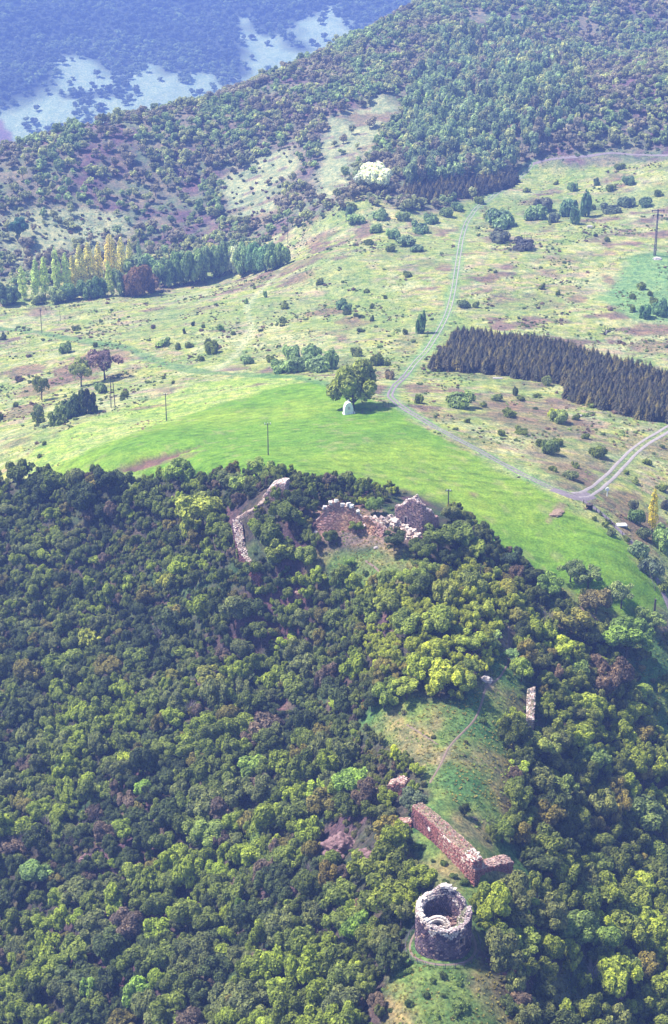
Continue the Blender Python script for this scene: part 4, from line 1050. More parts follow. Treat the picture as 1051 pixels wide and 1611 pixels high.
PLAB = ['leftmost pale green poplar of the row', 'second poplar from the left end of the row', 'third pale green poplar of the row', 'broad pale green poplar in the middle of the green ones', 'fifth pale green poplar just before the golden ones',
        'short golden poplar beginning the golden stretch', 'broad golden poplar, second of the golden stretch', 'golden poplar, third of the golden stretch', 'golden poplar, fourth of the golden stretch', 'orange-tinted poplar, tallest of the row',
        'orange-gold poplar right after the tallest one', 'golden poplar, last but one of the row', 'bright yellow poplar ending the golden stretch', 'green-gold poplar in front of the golden ones', 'thin grey-green poplar behind the dark valley trees']
for (u, v, r, h, t), lb in zip(POP, PLAB): tree_px('poplar', 'poplar', lb + ' in the valley', 'poplar', u, v, r * 1.35, h * 1.05, np.array(t) * [1.1, 1.12, 1.25], 'poplars in the valley row')
ROW = [(5,480,14,34,(.06,.10,.07)),(22,478,12,28,(.07,.12,.08)),(60,478,12,16,(.12,.16,.1)),(90,476,14,22,(.12,.17,.1)),(112,472,15,26,(.08,.14,.08)),(138,470,15,30,(.09,.15,.08)),(155,468,14,34,(.07,.13,.07)),(190,464,13,40,(.10,.15,.1)),(205,464,14,30,(.14,.08,.07)),(222,466,18,48,(.12,.07,.065)),(240,460,15,34,(.12,.075,.07)),
       (212,440,18,36,(.13,.19,.13)),(235,438,16,36,(.11,.18,.12)),(258,452,15,44,(.10,.16,.10)),(275,448,15,50,(.09,.15,.09)),(292,446,15,50,(.10,.16,.10)),(308,444,15,50,(.11,.17,.11)),(322,440,14,50,(.12,.18,.13)),(338,436,14,48,(.11,.17,.11)),(352,432,14,50,(.12,.18,.12)),(362,430,9,30,(.38,.36,.36)),
       (372,428,8,40,(.42,.40,.42)),(385,430,14,46,(.12,.19,.13)),(400,430,15,46,(.10,.18,.13)),(418,428,14,44,(.09,.17,.13)),(432,424,14,40,(.12,.19,.13)),(445,418,12,34,(.13,.2,.13)),(330,420,18,34,(.17,.19,.12)),(395,405,15,26,(.16,.19,.12)),(365,410,16,30,(.13,.19,.12))]
items = [(u, v - h / 2, tint_name(t) if t[0] < .3 else 'white blossoming', 'tall' if h > 38 else 'low') for u, v, r, h, t in ROW]
LAND3 = [('golden poplars', 150, 430), ('brown-leaved valley trees', 225, 440), ('white valley tree', 372, 410), ('upper end of the valley row', 440, 400), ('middle of the valley row', 300, 425), ('pale green poplars', 60, 440)]
for (u, v, r, h, t), lb in zip(ROW, label_all(items, LAND3, 'valley tree')):
    tree_px('valley_tree', 'broad', lb, 'tree', u, v, r * 1.2, h * 1.3, np.array(t) * [1.5, 1.35, 1.05] * ([1, 1, 1] if t[0] < t[1] else [.8, 1.0, 1.0]), 'trees of the valley row', low=.26)

# ---- spruce plantations
def spr(poly, step, seed):
    x0, y0 = poly.min(0); x1, y1 = poly.max(0)
    return scatter(x0, x1, y0, y1, step, lambda x, y, u, v, g: in_poly(x, y, poly), seed)
sx, sy, sz, su, sv, sD, g = spr(R_SPRUCE, 2.05, 71)
s2 = spr(R_SPRUCE2, 3.0, 72)
X = np.concatenate([sx, s2[0]]); Y = np.concatenate([sy, s2[1]]); Ds = np.concatenate([sD, s2[5]]); U = np.concatenate([su, s2[3]]); V = np.concatenate([sv, s2[4]])
n = len(X); Hh = np.where(Ds < 750, g.uniform(3.9, 5.5, n), g.uniform(4.6, 6.4, n)); Rr = Hh * g.uniform(.36, .46, n)
T = np.where((g.random(n) < .28)[:, None], [.17, .145, .055], np.where((g.random(n) < .4)[:, None], [.10, .088, .055], [.072, .072, .050])) * .72 * g.uniform(.75, 1.25, (n, 1))
print('spruces', n)
far_from_front = Y + 0 * X
first = np.argsort(Y + np.where(Ds < 750, 0, 1000) - np.where(U > 1046, -500, 0))[:300]
ms = np.zeros(n, bool); ms[first] = True
LS = [('corner at the farm track', 672, 583), ('step in the front edge', 888, 620), ('middle of the front edge', 780, 592), ('middle of the front', 840, 600), ('front edge by the scrub', 725, 588), ('lower front edge', 950, 650), ('lower corner', 1040, 665), ('upper end of the lower block', 960, 600)]
items = [(U[i], V[i], 'golden-brown' if T[i, 0] > .085 else ('dusky' if T[i, 0] > .055 else 'dark'), 'taller' if Hh[i] > 5.5 else ('middling' if Hh[i] > 4.7 else 'shorter')) for i in np.where(ms)[0]]
for i, lb in zip(np.where(ms)[0], label_all(items, LS, 'spruce')):
    t_ = plant('spruce', 'spruce', lb, 'spruce', (X[i], Y[i]), Rr[i], Hh[i], T[i], 'spruces of the dark plantation')
r_ = ~ms
mass_pts('spruce_plantation', 'dense dark spruce plantation behind its front rows and on the hill', 'plantation', 'spruce', X[r_], Y[r_], Rr[r_], Hh[r_], T[r_], 9)

# ---- woods of the hill across the valley
R_DENSE = region((500,250),(560,262),(640,300),(740,290),(840,255),(860,240),(1200,200),(1300,-60),(900,-60),(740,-10),(650,15),(560,55),(450,108),(300,165),(200,195),(0,250),(-200,300),(-200,350),(60,330),(200,320),(350,270),(430,220),(480,200))
R_TALL = region((640,300),(640,160),(700,60),(800,40),(900,90),(920,190),(840,250),(740,280))
R_SPURTOP = region((830,275),(1300,250),(1300,110),(1040,125),(940,150),(850,185),(700,262),(700,290))
def hill_keep(x, y, u, v, g):
    k = (v < 470) & (np.hypot(x, y) < 1500)
    hillp = in_poly(x, y, HILL)
    d = np.where(in_poly(x, y, R_DENSE), .92, .34 + .5 * (fbm(x, y, 30, 3, 81) > .5))
    d = np.where(in_poly(x, y, R_SPURTOP), .97, d)
    for p in (R_TERR1, R_TERR2, R_TERR3): d = np.where(in_poly(x, y, p), .05 if p is not R_TERR3 else .22, d)
    d = np.where(in_poly(x, y, R_SPRUCE2), 0, d)
    d = np.where((fbm(x, y, 45, 3, 83) > .57) & ~in_poly(x, y, R_SPURTOP) & ~in_poly(x, y, R_TALL), d * .42, d)
    return k & hillp & (g.random(len(x)) < d) & (line_dist(x, y, L_UPROAD[::4]) > 4) & (line_dist(x, y, L_MAIN[::4]) > 4)
HILL = np.vstack([region((-400,440),(0,455),(130,445),(240,420),(300,405),(460,365),(520,340),(560,322),(640,335),(740,318),(830,262),(1000,240),(1300,232)), [(900, 2400), (-900, 2400)]])
X, Y, Zt, U, V, D, g = scatter(-420, 420, 820, 1500, 4.6, hill_keep, 81)
n = len(X); a = fbm(X, Y, 32, 4, 84); b = g.random(n)
T = np.where((a > .54)[:, None], [.18, .165, .14], np.where((a < .46)[:, None], [.17, .225, .12], [.18, .20, .115]))
T = np.where((b < .2)[:, None], [.23, .25, .14], T) * g.uniform(.7, 1.3, (n, 1))
Rr = g.uniform(1.7, 3.3, n); tall = in_poly(X, Y, R_TALL)
Rr = np.where(tall, Rr * .95 + .5, Rr); Hh = Rr * np.where(tall, g.uniform(2.6, 3.8, n), g.uniform(1.6, 2.5, n))
T = np.where(tall[:, None] & (b > .45)[:, None], np.array([.155, .205, .13]) * g.uniform(.6, 1.4, (n, 1)), T)
print('hill trees', n)
mass_pts('hillside_wood', 'mixed wood covering the hill across the valley', 'woodland', 'far', X, Y, Rr, Hh, T, 10)
# low scrub on the open parts of the hill and along its foot
X, Y, Zt, U, V, D, g = scatter(-420, 420, 800, 1400, 5.5, lambda x, y, u, v, g: in_poly(x, y, HILL) & (g.random(len(x)) < .5) & ~in_poly(x, y, R_TERR2), 85)
n = len(X); T = np.where((g.random(n) < .4)[:, None], [.12, .085, .09], [.10, .13, .07]) * g.uniform(.7, 1.3, (n, 1)); Rr = g.uniform(.8, 1.6, n)
mass_pts('hillside_scrub', 'low heathy scrub on the open hill across the valley', 'scrub', 'shrub', X, Y, Rr, Rr * .9, T, 11)
# far side of the next valley
def far_keep(x, y, u, v, g):
    k = (np.hypot(x, y) > 1900)
    for p in R_FARFIELD: k &= ~(in_poly(x, y, p) & (fbm(x, y, 75, 4, 8) + g.normal(0, .05, len(x)) > .36) & (g.random(len(x)) < .94))
    k &= ~in_poly(x, y, R_PLOUGH)
    return k
X, Y, Zt, U, V, D, g = scatter(-950, 400, 1900, 3900, 12.5, far_keep, 91)
n = len(X); a = fbm(X, Y, 90, 4, 93)
T = np.where((a > .5)[:, None], [.13, .17, .10], [.085, .11, .08]) * g.uniform(.7, 1.35, (n, 1)); Rr = g.uniform(4.0, 7.6, n)
print('far trees', n)
mass_pts('distant_wood', 'hazy blue wood on the far side of the next valley', 'woodland', 'far', X, Y, Rr, Rr * g.uniform(1.2, 1.9, n), T, 12)


# ------------------------------------------------------------------ castle masonry
def hsv_j(c, a=.15): 
    k = rnd.uniform(1 - a * 1.6, 1 + a * 1.6); return tuple(max(.01, min(.9, q * k * rnd.uniform(1 - a * .3, 1 + a * .3))) for q in c)
def wall_run(name, label, path, thick, hf, hb, colf, inner=1, sl=.6, sh=.36, sink=.8, cat='ruined wall', openings=(), rough=1.3, batter=0.0, level=False):
    """ruined wall: path = foot of its outer face; hf, hb = heights of outer and inner top edge along t; stones on every face"""
    P = smooth_line(np.array([tuple(p)[:2] for p in path]), .7) if len(path) > 2 else np.array([np.array(path[0])[:2] * (1 - t) + np.array(path[1])[:2] * t for t in np.linspace(0, 1, max(3, int(np.hypot(*(np.array(path[1])[:2] - np.array(path[0])[:2])) / .7)))])
    org = Vector((P[0][0], P[0][1], gz(*P[0])))
    T = np.gradient(P, axis=0); T /= np.hypot(T[:, 0], T[:, 1])[:, None]; Nn = np.stack([-T[:, 1], T[:, 0]], -1) * inner
    n = len(P); L = np.concatenate([[0], np.cumsum(np.hypot(*np.diff(P, axis=0).T))]); tt = L / L[-1]
    zb = zs(P[:, 0], P[:, 1]); zi = zs(P[:, 0] + Nn[:, 0] * thick, P[:, 1] + Nn[:, 1] * thick)
    jag = lambda i, k: (fbm(np.array([L[i] * 1.0]), np.array([k * 7.7]), 1.6, 2, k)[0] - .5) * rough
    core = MB(); rows = []
    for i in range(n):
        a = Vector((P[i][0], P[i][1], 0)) - Vector((org.x, org.y, 0)); nn = Vector((Nn[i][0], Nn[i][1], 0))
        zb0 = zb[0] * (1 - tt[i]) + zb[-1] * tt[i] if level else zb[i]
        zt, zk = zb0 + max(.2, hf(tt[i]) + jag(i, 1)), zb0 + max(.2, hb(tt[i]) + jag(i, 2))
        b0 = min(zb[i], zi[i]) - sink
        rows.append([a + Vector((0, 0, b0 - org.z)), a + nn * batter + Vector((0, 0, zt - org.z)), a + nn * (thick * .5 + batter * .5) + Vector((0, 0, (zt + zk) / 2 + rnd.uniform(0, .35) - org.z)), a + nn * thick + Vector((0, 0, zk - org.z)), a + nn * thick + Vector((0, 0, b0 - org.z))])
    for i in range(n - 1):
        for k in range(4):
            core.face([rows[i][k], rows[i + 1][k], rows[i + 1][k + 1], rows[i][k + 1]], colf(tt[i], .3, 'core'))
    core.face(rows[0], colf(0, .3, 'core')); core.face(rows[-1][::-1], colf(1, .3, 'core'))
    st = MB()
    up = Vector((0, 0, 1))
    def lay(A, B, C, D, t0, t1, surf):
        """courses of stones over the quad A B (foot) C D (top)"""
        wdt = (B - A).length; hgt = ((D - A).length + (C - B).length) / 2
        nr = max(1, int(hgt / sh)); ncol = max(1, round(wdt / sl))
        nrm = (B - A).cross(D - A)
        if nrm.length < 1e-6: return
        nrm.normalize()
        for r in range(nr):
            for c in range(ncol + 1):
                f = (c + (.5 if r % 2 else 0)) / ncol - .25 + rnd.uniform(-.08, .08); g_ = (r + .5) / nr
                if f < 0 or f > 1.02 or rnd.random() < .05: continue
                p = (A.lerp(B, f)).lerp(D.lerp(C, f), g_); t = t0 + (t1 - t0) * f
                hh = (p.z - rows_z(t)) 
                if any(abs(t - o[0]) < o[1] and abs(hh - o[2]) < o[3] for o in openings) and surf == 'front': continue
                ex = (B - A).normalized(); ez = (D - A).normalized()
                st.box(p + nrm * rnd.uniform(-.04, .07), (sl * rnd.uniform(.6, 1.0), .26, sh * rnd.uniform(.7, 1.0)), (ex, nrm, ez), hsv_j(colf(t, g_, surf), .22), .035)
    def rows_z(t):
        i = min(n - 1, int(t * (n - 1))); return zb[i] - org.z
    for i in range(n - 1):
        a, b = rows[i], rows[i + 1]
        out = (b[0] - a[0]).cross(a[1] - a[0]); s_ = 1 if out.dot(Vector((Nn[i][0], Nn[i][1], 0))) < 0 else -1
        q = lambda A, B, C, D, su: lay(A, B, C, D, tt[i], tt[i + 1], su) if s_ > 0 else lay(B, A, D, C, tt[i + 1], tt[i], su)
        lift = Vector((0, 0, sink * .8))
        q(a[0] + lift, b[0] + lift, b[1], a[1], 'front')
        q(a[1], b[1], b[2], a[2], 'top'); q(a[2], b[2], b[3], a[3], 'top')
        q(b[4] + lift, a[4] + lift, a[3], b[3], 'back')
    for rr_, sg in ((rows[0], -1), (rows[-1], 1)):
        A, B, C, D = rr_[0] + Vector((0, 0, sink * .8)), rr_[4] + Vector((0, 0, sink * .8)), rr_[3], rr_[1]
        nrm = (B - A).cross(D - A); along = Vector((T[0 if sg < 0 else -1][0], T[0 if sg < 0 else -1][1], 0)) * sg
        t_ = 0 if sg < 0 else 1
        (lay(A, B, C, D, t_, t_, 'end') if nrm.dot(along) > 0 else lay(B, A, D, C, t_, t_, 'end'))
    root = thing(name, label, cat, org)
    obj('wall_core', core.mesh('wall_core', M_STONE), root)
    m = obj('masonry', st.mesh('masonry', M_STONE), root); m['kind'] = 'stuff'
    for (t, wt, h, hh) in openings:
        i = min(n - 2, int(t * (n - 1))); a = rows[i][0]; nn = Vector((Nn[i][0], Nn[i][1], 0)); ex = Vector((T[i][0], T[i][1], 0))
        o = MB(); c = Vector((a.x, a.y, zb[i] - org.z + h)) + nn * (batter * h / 6)
        o.box(c - nn * .03, (wt * L[-1] * 1.6, .10, hh * 1.7), (ex, nn, up));  # near-black panel on the solid core: the shade of the opening is painted
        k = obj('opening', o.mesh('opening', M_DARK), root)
        f = MB()
        f.box(c - nn * .12 + up * (hh * .95), (wt * L[-1] * 2.2, .3, .28), (ex, nn, up), (.3, .25, .25), .03)
        for sg in (-1, 1): f.box(c - nn * .12 + ex * (sg * wt * L[-1] * .95), (.28, .3, hh * 1.8), (ex, nn, up), (.26, .2, .22), .03)
        obj('opening_frame', f.mesh('opening_frame', M_STONE), k)
    return root, rows, org

RED, GREY, PALE, PINK, DUSK = (.29,.115,.10), (.24,.20,.20), (.60,.52,.45), (.40,.255,.205), (.078,.054,.076)
def mixt(a, b, w): return tuple(x * (1 - w) + y * w for x, y in zip(a, b))
def lerp_pts(*p):
    def f(t):
        for (a, x), (b, y) in zip(p[:-1], p[1:]):
            if t <= b: return x + (y - x) * (t - a) / (b - a + 1e-9)
        return p[-1][1]
    return f

# --- round tower
def round_tower():
    R, TH = 4.85, 1.05
    prof = lerp_pts((0,5.7),(35,5.9),(60,6.3),(85,7.1),(100,7.0),(107,5.6),(116,5.4),(124,6.8),(150,8.0),(168,8.9),(185,8.8),(198,7.8),(235,7.5),(270,7.5),(290,7.3),(315,6.6),(340,6.0),(360,5.7))
    inn = lerp_pts((0,4.7),(40,3.8),(80,4.2),(100,4.6),(112,3.8),(130,5.6),(168,7.2),(200,7.0),(270,7.0),(300,6.2),(330,5.3),(360,4.7))
    prof_, inn_ = prof, inn
    prof = lambda a: prof_(a) - .6
    inn = lambda a: inn_(a) - .6
    root = thing('round_tower', 'roofless round stone tower ruin with ragged pale rim and small window', 'tower', (TOWER.x, TOWER.y, TOWER.z))
    def dr(a): r = math.radians(a); return Vector((math.sin(r), -math.cos(r), 0))
    core = MB(); na = 72; win = (38, 6.2, 1.7, 3.3)
    ring = []
    for k in range(na + 1):
        a = 360 * k / na % 360; d = dr(a); ht = prof(a) + rnd.uniform(-.3, .12); hi = inn(a)
        if k == na: ring.append(ring[0]); break
        ti = TH + (1.3 if 15 < a < 100 else .7 if a < 15 or a > 325 else 0)
        ring.append([d * (R + .15) + Vector((0, 0, -1.6)), d * R + Vector((0, 0, ht)), d * (R - .75) + Vector((0, 0, ht + rnd.uniform(-.1, .15))), d * (R - ti) + Vector((0, 0, hi)), d * (R - TH) + Vector((0, 0, hi - .4)), d * (R - TH) + Vector((0, 0, .8))])
    for k in range(na):
        a, b = ring[k], ring[k + 1]; ang = (k + .5) * 360 / na
        if abs(ang - win[0]) < win[1]:
            for z0, z1 in ((-1.6, win[2]), (win[2], win[3]), (win[3], None)):
                def at(r_, z): return r_[0].lerp(r_[1], ((z if z is not None else r_[1].z) - r_[0].z) / (r_[1].z - r_[0].z))
                if (z0, z1) == (win[2], win[3]): continue
                core.face([at(a, z0), at(b, z0), at(b, z1), at(a, z1)], DUSK)
            rng = range(1, 5)
        else: rng = range(0, 5)
        for j in rng: core.face([a[j], b[j], b[j + 1], a[j + 1]], DUSK)
    floor = [ring[k][5] + Vector((0, 0, .05)) for k in range(0, na, 3)]
    core.face(floor, (.09, .075, .07))
    obj('wall_core', core.mesh('wall_core', M_STONE), root)
    w = MB(); d = dr(win[0]); e = Vector((d.y, -d.x, 0)) * -1; h = (win[2] + win[3]) / 2
    w.box(d * (R - .45) + Vector((0, 0, h)), (1.15, .2, 1.75), (e, d, Vector((0, 0, 1))))  # near-black block behind the hole paints in the shade of the window
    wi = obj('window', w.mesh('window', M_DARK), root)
    j = MB()
    for sg in (-1, 1): j.box(d * (R - .12) + e * (sg * .62) + Vector((0, 0, h)), (.24, .5, 1.65), (e, d, Vector((0, 0, 1))), hsv_j(PINK), .02)
    j.box(d * (R - .12) + Vector((0, 0, win[3] + .06)), (1.5, .5, .26), (e, d, Vector((0, 0, 1))), hsv_j(GREY), .02); j.box(d * (R - .10) + Vector((0, 0, win[2] - .04)), (1.45, .5, .2), (e, d, Vector((0, 0, 1))), hsv_j(PINK), .02)
    obj('window_frame', j.mesh('window_frame', M_STONE), wi)
    st = MB(); up = Vector((0, 0, 1)); z = -1.0; row = 0
    while z < 10.8:
        hrow = rnd.uniform(.26, .38); circ = 2 * math.pi * R; ncol = int(circ / .52)
        for c in range(ncol):
            a = (c + .5 * (row % 2) + rnd.uniform(-.12, .12)) * 360 / ncol % 360; zt = prof(a)
            if z > zt - .05 - .5 * fbm(np.array([a * .2]), np.array([3.0]), 1.0, 2, 4)[0]: continue
            if abs(a - win[0]) < 8.5 and win[2] - .25 < z < win[3] + .1: continue
            d = dr(a); e = Vector((-d.y, d.x, 0)); depth = zt - z
            pn = fbm(np.array([a * .09]), np.array([z]), 1.3, 3, 7)[0]
            c_ = mixt(DUSK, (.17, .12, .135), max(0, min(1, (pn - .42) * 5)))
            if rnd.random() < .10: c_ = PINK
            if depth < (.6 if (a > 255 or a < 35) else -.3) + (pn - .40) * 3.6: c_ = mixt(PALE, PINK, rnd.random() * .5)
            st.box(d * (R + rnd.uniform(-.03, .07)) + up * (z + hrow / 2), (.52 * rnd.uniform(.65, .98), .3, hrow * rnd.uniform(.8, .97)), (e, d, up), hsv_j(c_, .2), .03)
            if z > .8 and z < inn(a) - .2 and c % 1 == 0:
                ci = mixt((.16, .115, .14), PINK, .7 if rnd.random() < .12 + .3 * (120 < a < 200 and z > 5) else 0)  # pinker stones high at the back right: sunlight put into the colour
                st.box(d * (R - TH - rnd.uniform(-.03, .06)) + up * (z + hrow / 2), (.36 * rnd.uniform(.6, 1), .28, hrow * .9), (e, d, up), hsv_j(ci, .2), .03)
        z += hrow; row += 1
    for k in range(1500):   # rubble heart of the wall showing on top
        a = rnd.uniform(0, 360); q = rnd.random(); ti = TH + (1.3 if 15 < a < 100 else .7 if a < 15 or a > 325 else 0)
        zt, zi_ = prof(a), inn(a); r_ = R - q * ti; zz = zt if q < .42 else zt + (zi_ - zt) * (q - .42) / .58
        mossy = (25 < a < 100 and q > .35 and rnd.random() < .8)
        c_ = (.17, .17, .10) if mossy else mixt(PALE, (.26, .19, .19), min(1, max(0, rnd.gauss(.12 if 205 < a < 330 else .72, .3))))  # pale capping stones; on the left arc sunlight is put into their colour
        d = dr(a); e = Vector((-d.y, d.x, 0))
        st.box(d * r_ + up * (zz + rnd.uniform(-.05, .12)), (rnd.uniform(.2, .5), rnd.uniform(.2, .4), rnd.uniform(.15, .35)), (e, d, up), hsv_j(c_, .18), .05)
    m = obj('masonry', st.mesh('masonry', M_STONE), root); m['kind'] = 'stuff'
    rb = MB()
    for k in range(420):
        a = rnd.uniform(0, 6.283); q = (R - TH - .2) * math.sqrt(rnd.random())
        rb.box((math.cos(a) * q, math.sin(a) * q, 1.0 + 1.5 * (q / R) ** 2 + .8 * max(0, math.sin(a)) + rnd.uniform(-.2, .4)), (rnd.uniform(.3, .9), rnd.uniform(.3, .8), rnd.uniform(.2, .6)), None, hsv_j(mixt(DUSK, PINK, rnd.random() * .8), .2), .1)
    obj('fallen_rubble', rb.mesh('fallen_rubble', M_STONE), root)['kind'] = 'stuff'
    # remains of the inner vault
    v = MB(); c0 = Vector((-1.15, -1.9, 0))
    for k in range(64):
        a = math.pi * (k % 32) / 31; ring_ = k // 32; rx, ry = 2.0 - .5 * ring_, 1.25 - .4 * ring_
        p = c0 + Vector((math.cos(a) * rx, math.sin(a) * ry, 4.2 + 1.1 * math.sin(a) - .35 * ring_))
        v.box(p, (.42, .42, .5), None, hsv_j(PALE, .12), .07)
        if ring_ == 0:
            for q in range(5): v.box(p - Vector((0, 0, .45 * (q + 1))), (.44, .38, .46), None, hsv_j(GREY, .2), .05)
    for k in range(60): v.box(c0 + Vector((rnd.uniform(-1.3, 1.3), rnd.uniform(-.2, .8), 3.6 + rnd.uniform(-.3, .5))), (.4, .35, .3), None, hsv_j(mixt(GREY, PALE, rnd.random()), .2), .08)
    obj('vault_remains', v.mesh('vault_remains', M_STONE), root)['kind'] = 'stuff'
    # lip stones on the highest part, large enough to pick out
    base = None
    for k in range(22):
        a = (155 + k * 3.2) if k < 9 else (235 + (k - 9) * 7); d = dr(a)
        sb_ = MB(); sb_.box((0, 0, 0), (rnd.uniform(.6, 1.0), rnd.uniform(.6, .9), rnd.uniform(.35, .6)), None, hsv_j(PALE, .1), .1)
        o = obj('rim_stone', sb_.mesh('rim_stone', M_STONE), root, d * (R - .45 + rnd.uniform(-.25, .2)) + Vector((0, 0, prof(a % 360) + .15)), math.radians(a))
round_tower()

def railing():
    root = thing('ring_railing', 'low metal railing circling the foot of the round tower', 'railing', TOWER)
    R = 6.75; prev = None; rails = {0.5: MB(), 0.95: MB()}
    for k in range(25):
        a = 2 * math.pi * k / 24; x, y = math.sin(a) * R, -math.cos(a) * R; z = gz(TOWER.x + x, TOWER.y + y) - TOWER.z
        if k < 24:
            p = MB(); p.tube((0, 0, -.3), (0, 0, 1.0), .05, .05, 6)
            obj('post', p.mesh('post', M_METAL), root, (x, y, z))
        if prev:
            for h, mb in rails.items(): mb.tube((prev[0], prev[1], prev[2] + h), (x, y, z + h), .035, .035, 5)
        prev = (x, y, z)
    for h, mb in rails.items(): obj('rail', mb.mesh('rail', M_METAL), root)
railing()
tw = [(TOWER.x + math.sin(a) * 6.2, TOWER.y - math.cos(a) * 6.2) for a in np.linspace(0, 2 * math.pi, 40)]
ribbon('tower_walk', np.array(tw), .45, M_PATH, .06, .3, 9)

# --- long curtain wall and its return
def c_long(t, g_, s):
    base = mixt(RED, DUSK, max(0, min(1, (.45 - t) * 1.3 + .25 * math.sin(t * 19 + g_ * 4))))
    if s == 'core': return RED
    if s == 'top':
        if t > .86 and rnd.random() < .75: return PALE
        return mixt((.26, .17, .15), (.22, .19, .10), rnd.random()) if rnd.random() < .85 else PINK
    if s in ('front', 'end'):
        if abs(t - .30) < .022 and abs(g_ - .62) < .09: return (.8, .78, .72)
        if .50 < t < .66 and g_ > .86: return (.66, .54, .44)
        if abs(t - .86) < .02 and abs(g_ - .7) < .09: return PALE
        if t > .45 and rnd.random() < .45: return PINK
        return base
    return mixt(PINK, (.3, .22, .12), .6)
A1, B1 = G(648,1298), G(742,1390)
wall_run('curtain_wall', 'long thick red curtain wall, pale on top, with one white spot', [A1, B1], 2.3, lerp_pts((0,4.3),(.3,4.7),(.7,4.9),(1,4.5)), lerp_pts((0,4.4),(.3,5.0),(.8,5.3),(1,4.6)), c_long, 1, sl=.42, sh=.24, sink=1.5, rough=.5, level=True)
def c_ret(t, g_, s):
    if s == 'top': return mixt(PINK, PALE, .35 * rnd.random())
    return mixt(RED, PINK, rnd.random() * .6)
C1 = G(806,1376)
wall_run('return_wall', 'low reddish wall running right from the corner of the curtain wall', [B1 + Vector((.4, -.6, 0)), C1], 2.2, lerp_pts((0,3.4),(.5,3.1),(1,2.8)), lerp_pts((0,3.8),(.5,3.6),(1,3.4)), c_ret, 1, sl=.42, sh=.25, sink=1.5, rough=.4, level=True)
# boulders crowning the bright end of the curtain wall
crown_top = (A1.lerp(B1, .92) + Vector((.75, .75, 0)))
r0 = thing('pale_boulder_heap', 'heap of dazzling pale blocks on the corner end of the curtain wall', 'rubble', (crown_top.x, crown_top.y, B1.z + 4.45))
for k in range(16):
    b_ = MB(); b_.box((0, 0, 0), (rnd.uniform(.5, 1.1), rnd.uniform(.5, .9), rnd.uniform(.35, .7)), None, hsv_j(PALE, .1), .12)
    obj('stone', b_.mesh('stone', M_STONE), r0, (rnd.gauss(0, .6), rnd.gauss(0, .5), rnd.uniform(0, .55)), rnd.uniform(0, 3))

def c_pink(t, g_, s): return mixt(PINK, PALE, rnd.random() * .7) if s == 'top' else mixt(RED, PINK, rnd.random())
wall_run('wall_stub', 'stubby broken wall with pale top left of the clearing', [G(610,1256), G(636,1248)], 2.0, lerp_pts((0,2.6),(.5,3.4),(1,2.2)), lerp_pts((0,3),(.5,3.2),(1,2)), c_pink, 1, rough=2.4)
wall_run('low_wall_scrap', 'low red wall scrap beside the dark end of the curtain wall', [G(620,1298), G(646,1302)], 1.1, lambda t: 1.0, lambda t: 1.3, c_ret, 1)
wall_run('flank_wall', 'pale upright wall fragment on the right edge of the clearing', [G(828,1142), G(830,1098)], 1.5, lerp_pts((0,1.4),(.4,3.0),(1,2.4)), lerp_pts((0,1.2),(.5,3.4),(1,2.2)), lambda t, g_, s: mixt(mixt(PALE, PINK, rnd.random()), (.15, .15, .07), .7 if rnd.random() < .3 else 0), -1, rough=2.8, sl=.5, sh=.3)
wall_run('cliff_wall', 'thin red wall line on the left brink of the knoll', [G(560,1040), G(556,990)], .9, lambda t: 2.4, lambda t: 2.6, lambda t, g_, s: mixt(RED, PINK, .5 * rnd.random()), -1)
wall_run('cliff_wall', 'short red wall line on the brink just above the clearing', [G(571,1104), G(568,1074)], .9, lambda t: 1.8, lambda t: 2.0, lambda t, g_, s: mixt(RED, PINK, .5 * rnd.random()), -1)
wall_run('brink_wall', 'small pale wall end at the left brink below the stepped wall', [G(464,942), G(484,938)], 1.0, lambda t: 1.4, lambda t: 1.5, c_pink, 1)

# --- upper castle
wall_run('corner_ruin', 'tall pale-topped corner block of the upper castle', [G(414,790), G(449,786)], 2.2, lerp_pts((0,1.2),(.3,3.6),(1,4.6)), lerp_pts((0,1.8),(.4,4.4),(1,5.2)), lambda t, g_, s: mixt(PALE, PINK, rnd.random() * .4) if s == 'top' else mixt(PINK, (.5, .38, .36), rnd.random()), 1, sink=1.2)
wall_run('crest_wall', 'low crest wall running down from the corner ruin', [G(371,820), G(396,808), G(424,789)], 1.2, lambda t: .8, lambda t: .9, lambda t, g_, s: mixt(PINK, (.4, .34, .28), rnd.random()), 1, sink=.8)
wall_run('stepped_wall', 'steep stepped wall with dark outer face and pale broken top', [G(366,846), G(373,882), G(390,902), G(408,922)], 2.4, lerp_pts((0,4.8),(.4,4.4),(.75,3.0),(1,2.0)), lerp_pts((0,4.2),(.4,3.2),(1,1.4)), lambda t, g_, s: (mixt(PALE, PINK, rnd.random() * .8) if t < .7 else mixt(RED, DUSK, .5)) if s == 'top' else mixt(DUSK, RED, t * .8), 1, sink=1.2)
wall_run('curb_wall', 'thin low curb wall between corner ruin and shield wall', [G(455,780), G(475,777), G(493,780)], .7, lambda t: .6, lambda t: .6, lambda t, g_, s: mixt(PINK, GREY, rnd.random()), 1)
def c_shield(t, g_, s):
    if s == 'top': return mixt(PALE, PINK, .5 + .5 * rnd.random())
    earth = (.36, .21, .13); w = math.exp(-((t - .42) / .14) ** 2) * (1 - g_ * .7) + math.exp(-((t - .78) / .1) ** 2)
    return mixt(mixt((.33, .17, .13), (.40, .27, .23), rnd.random()), earth, min(1, w))
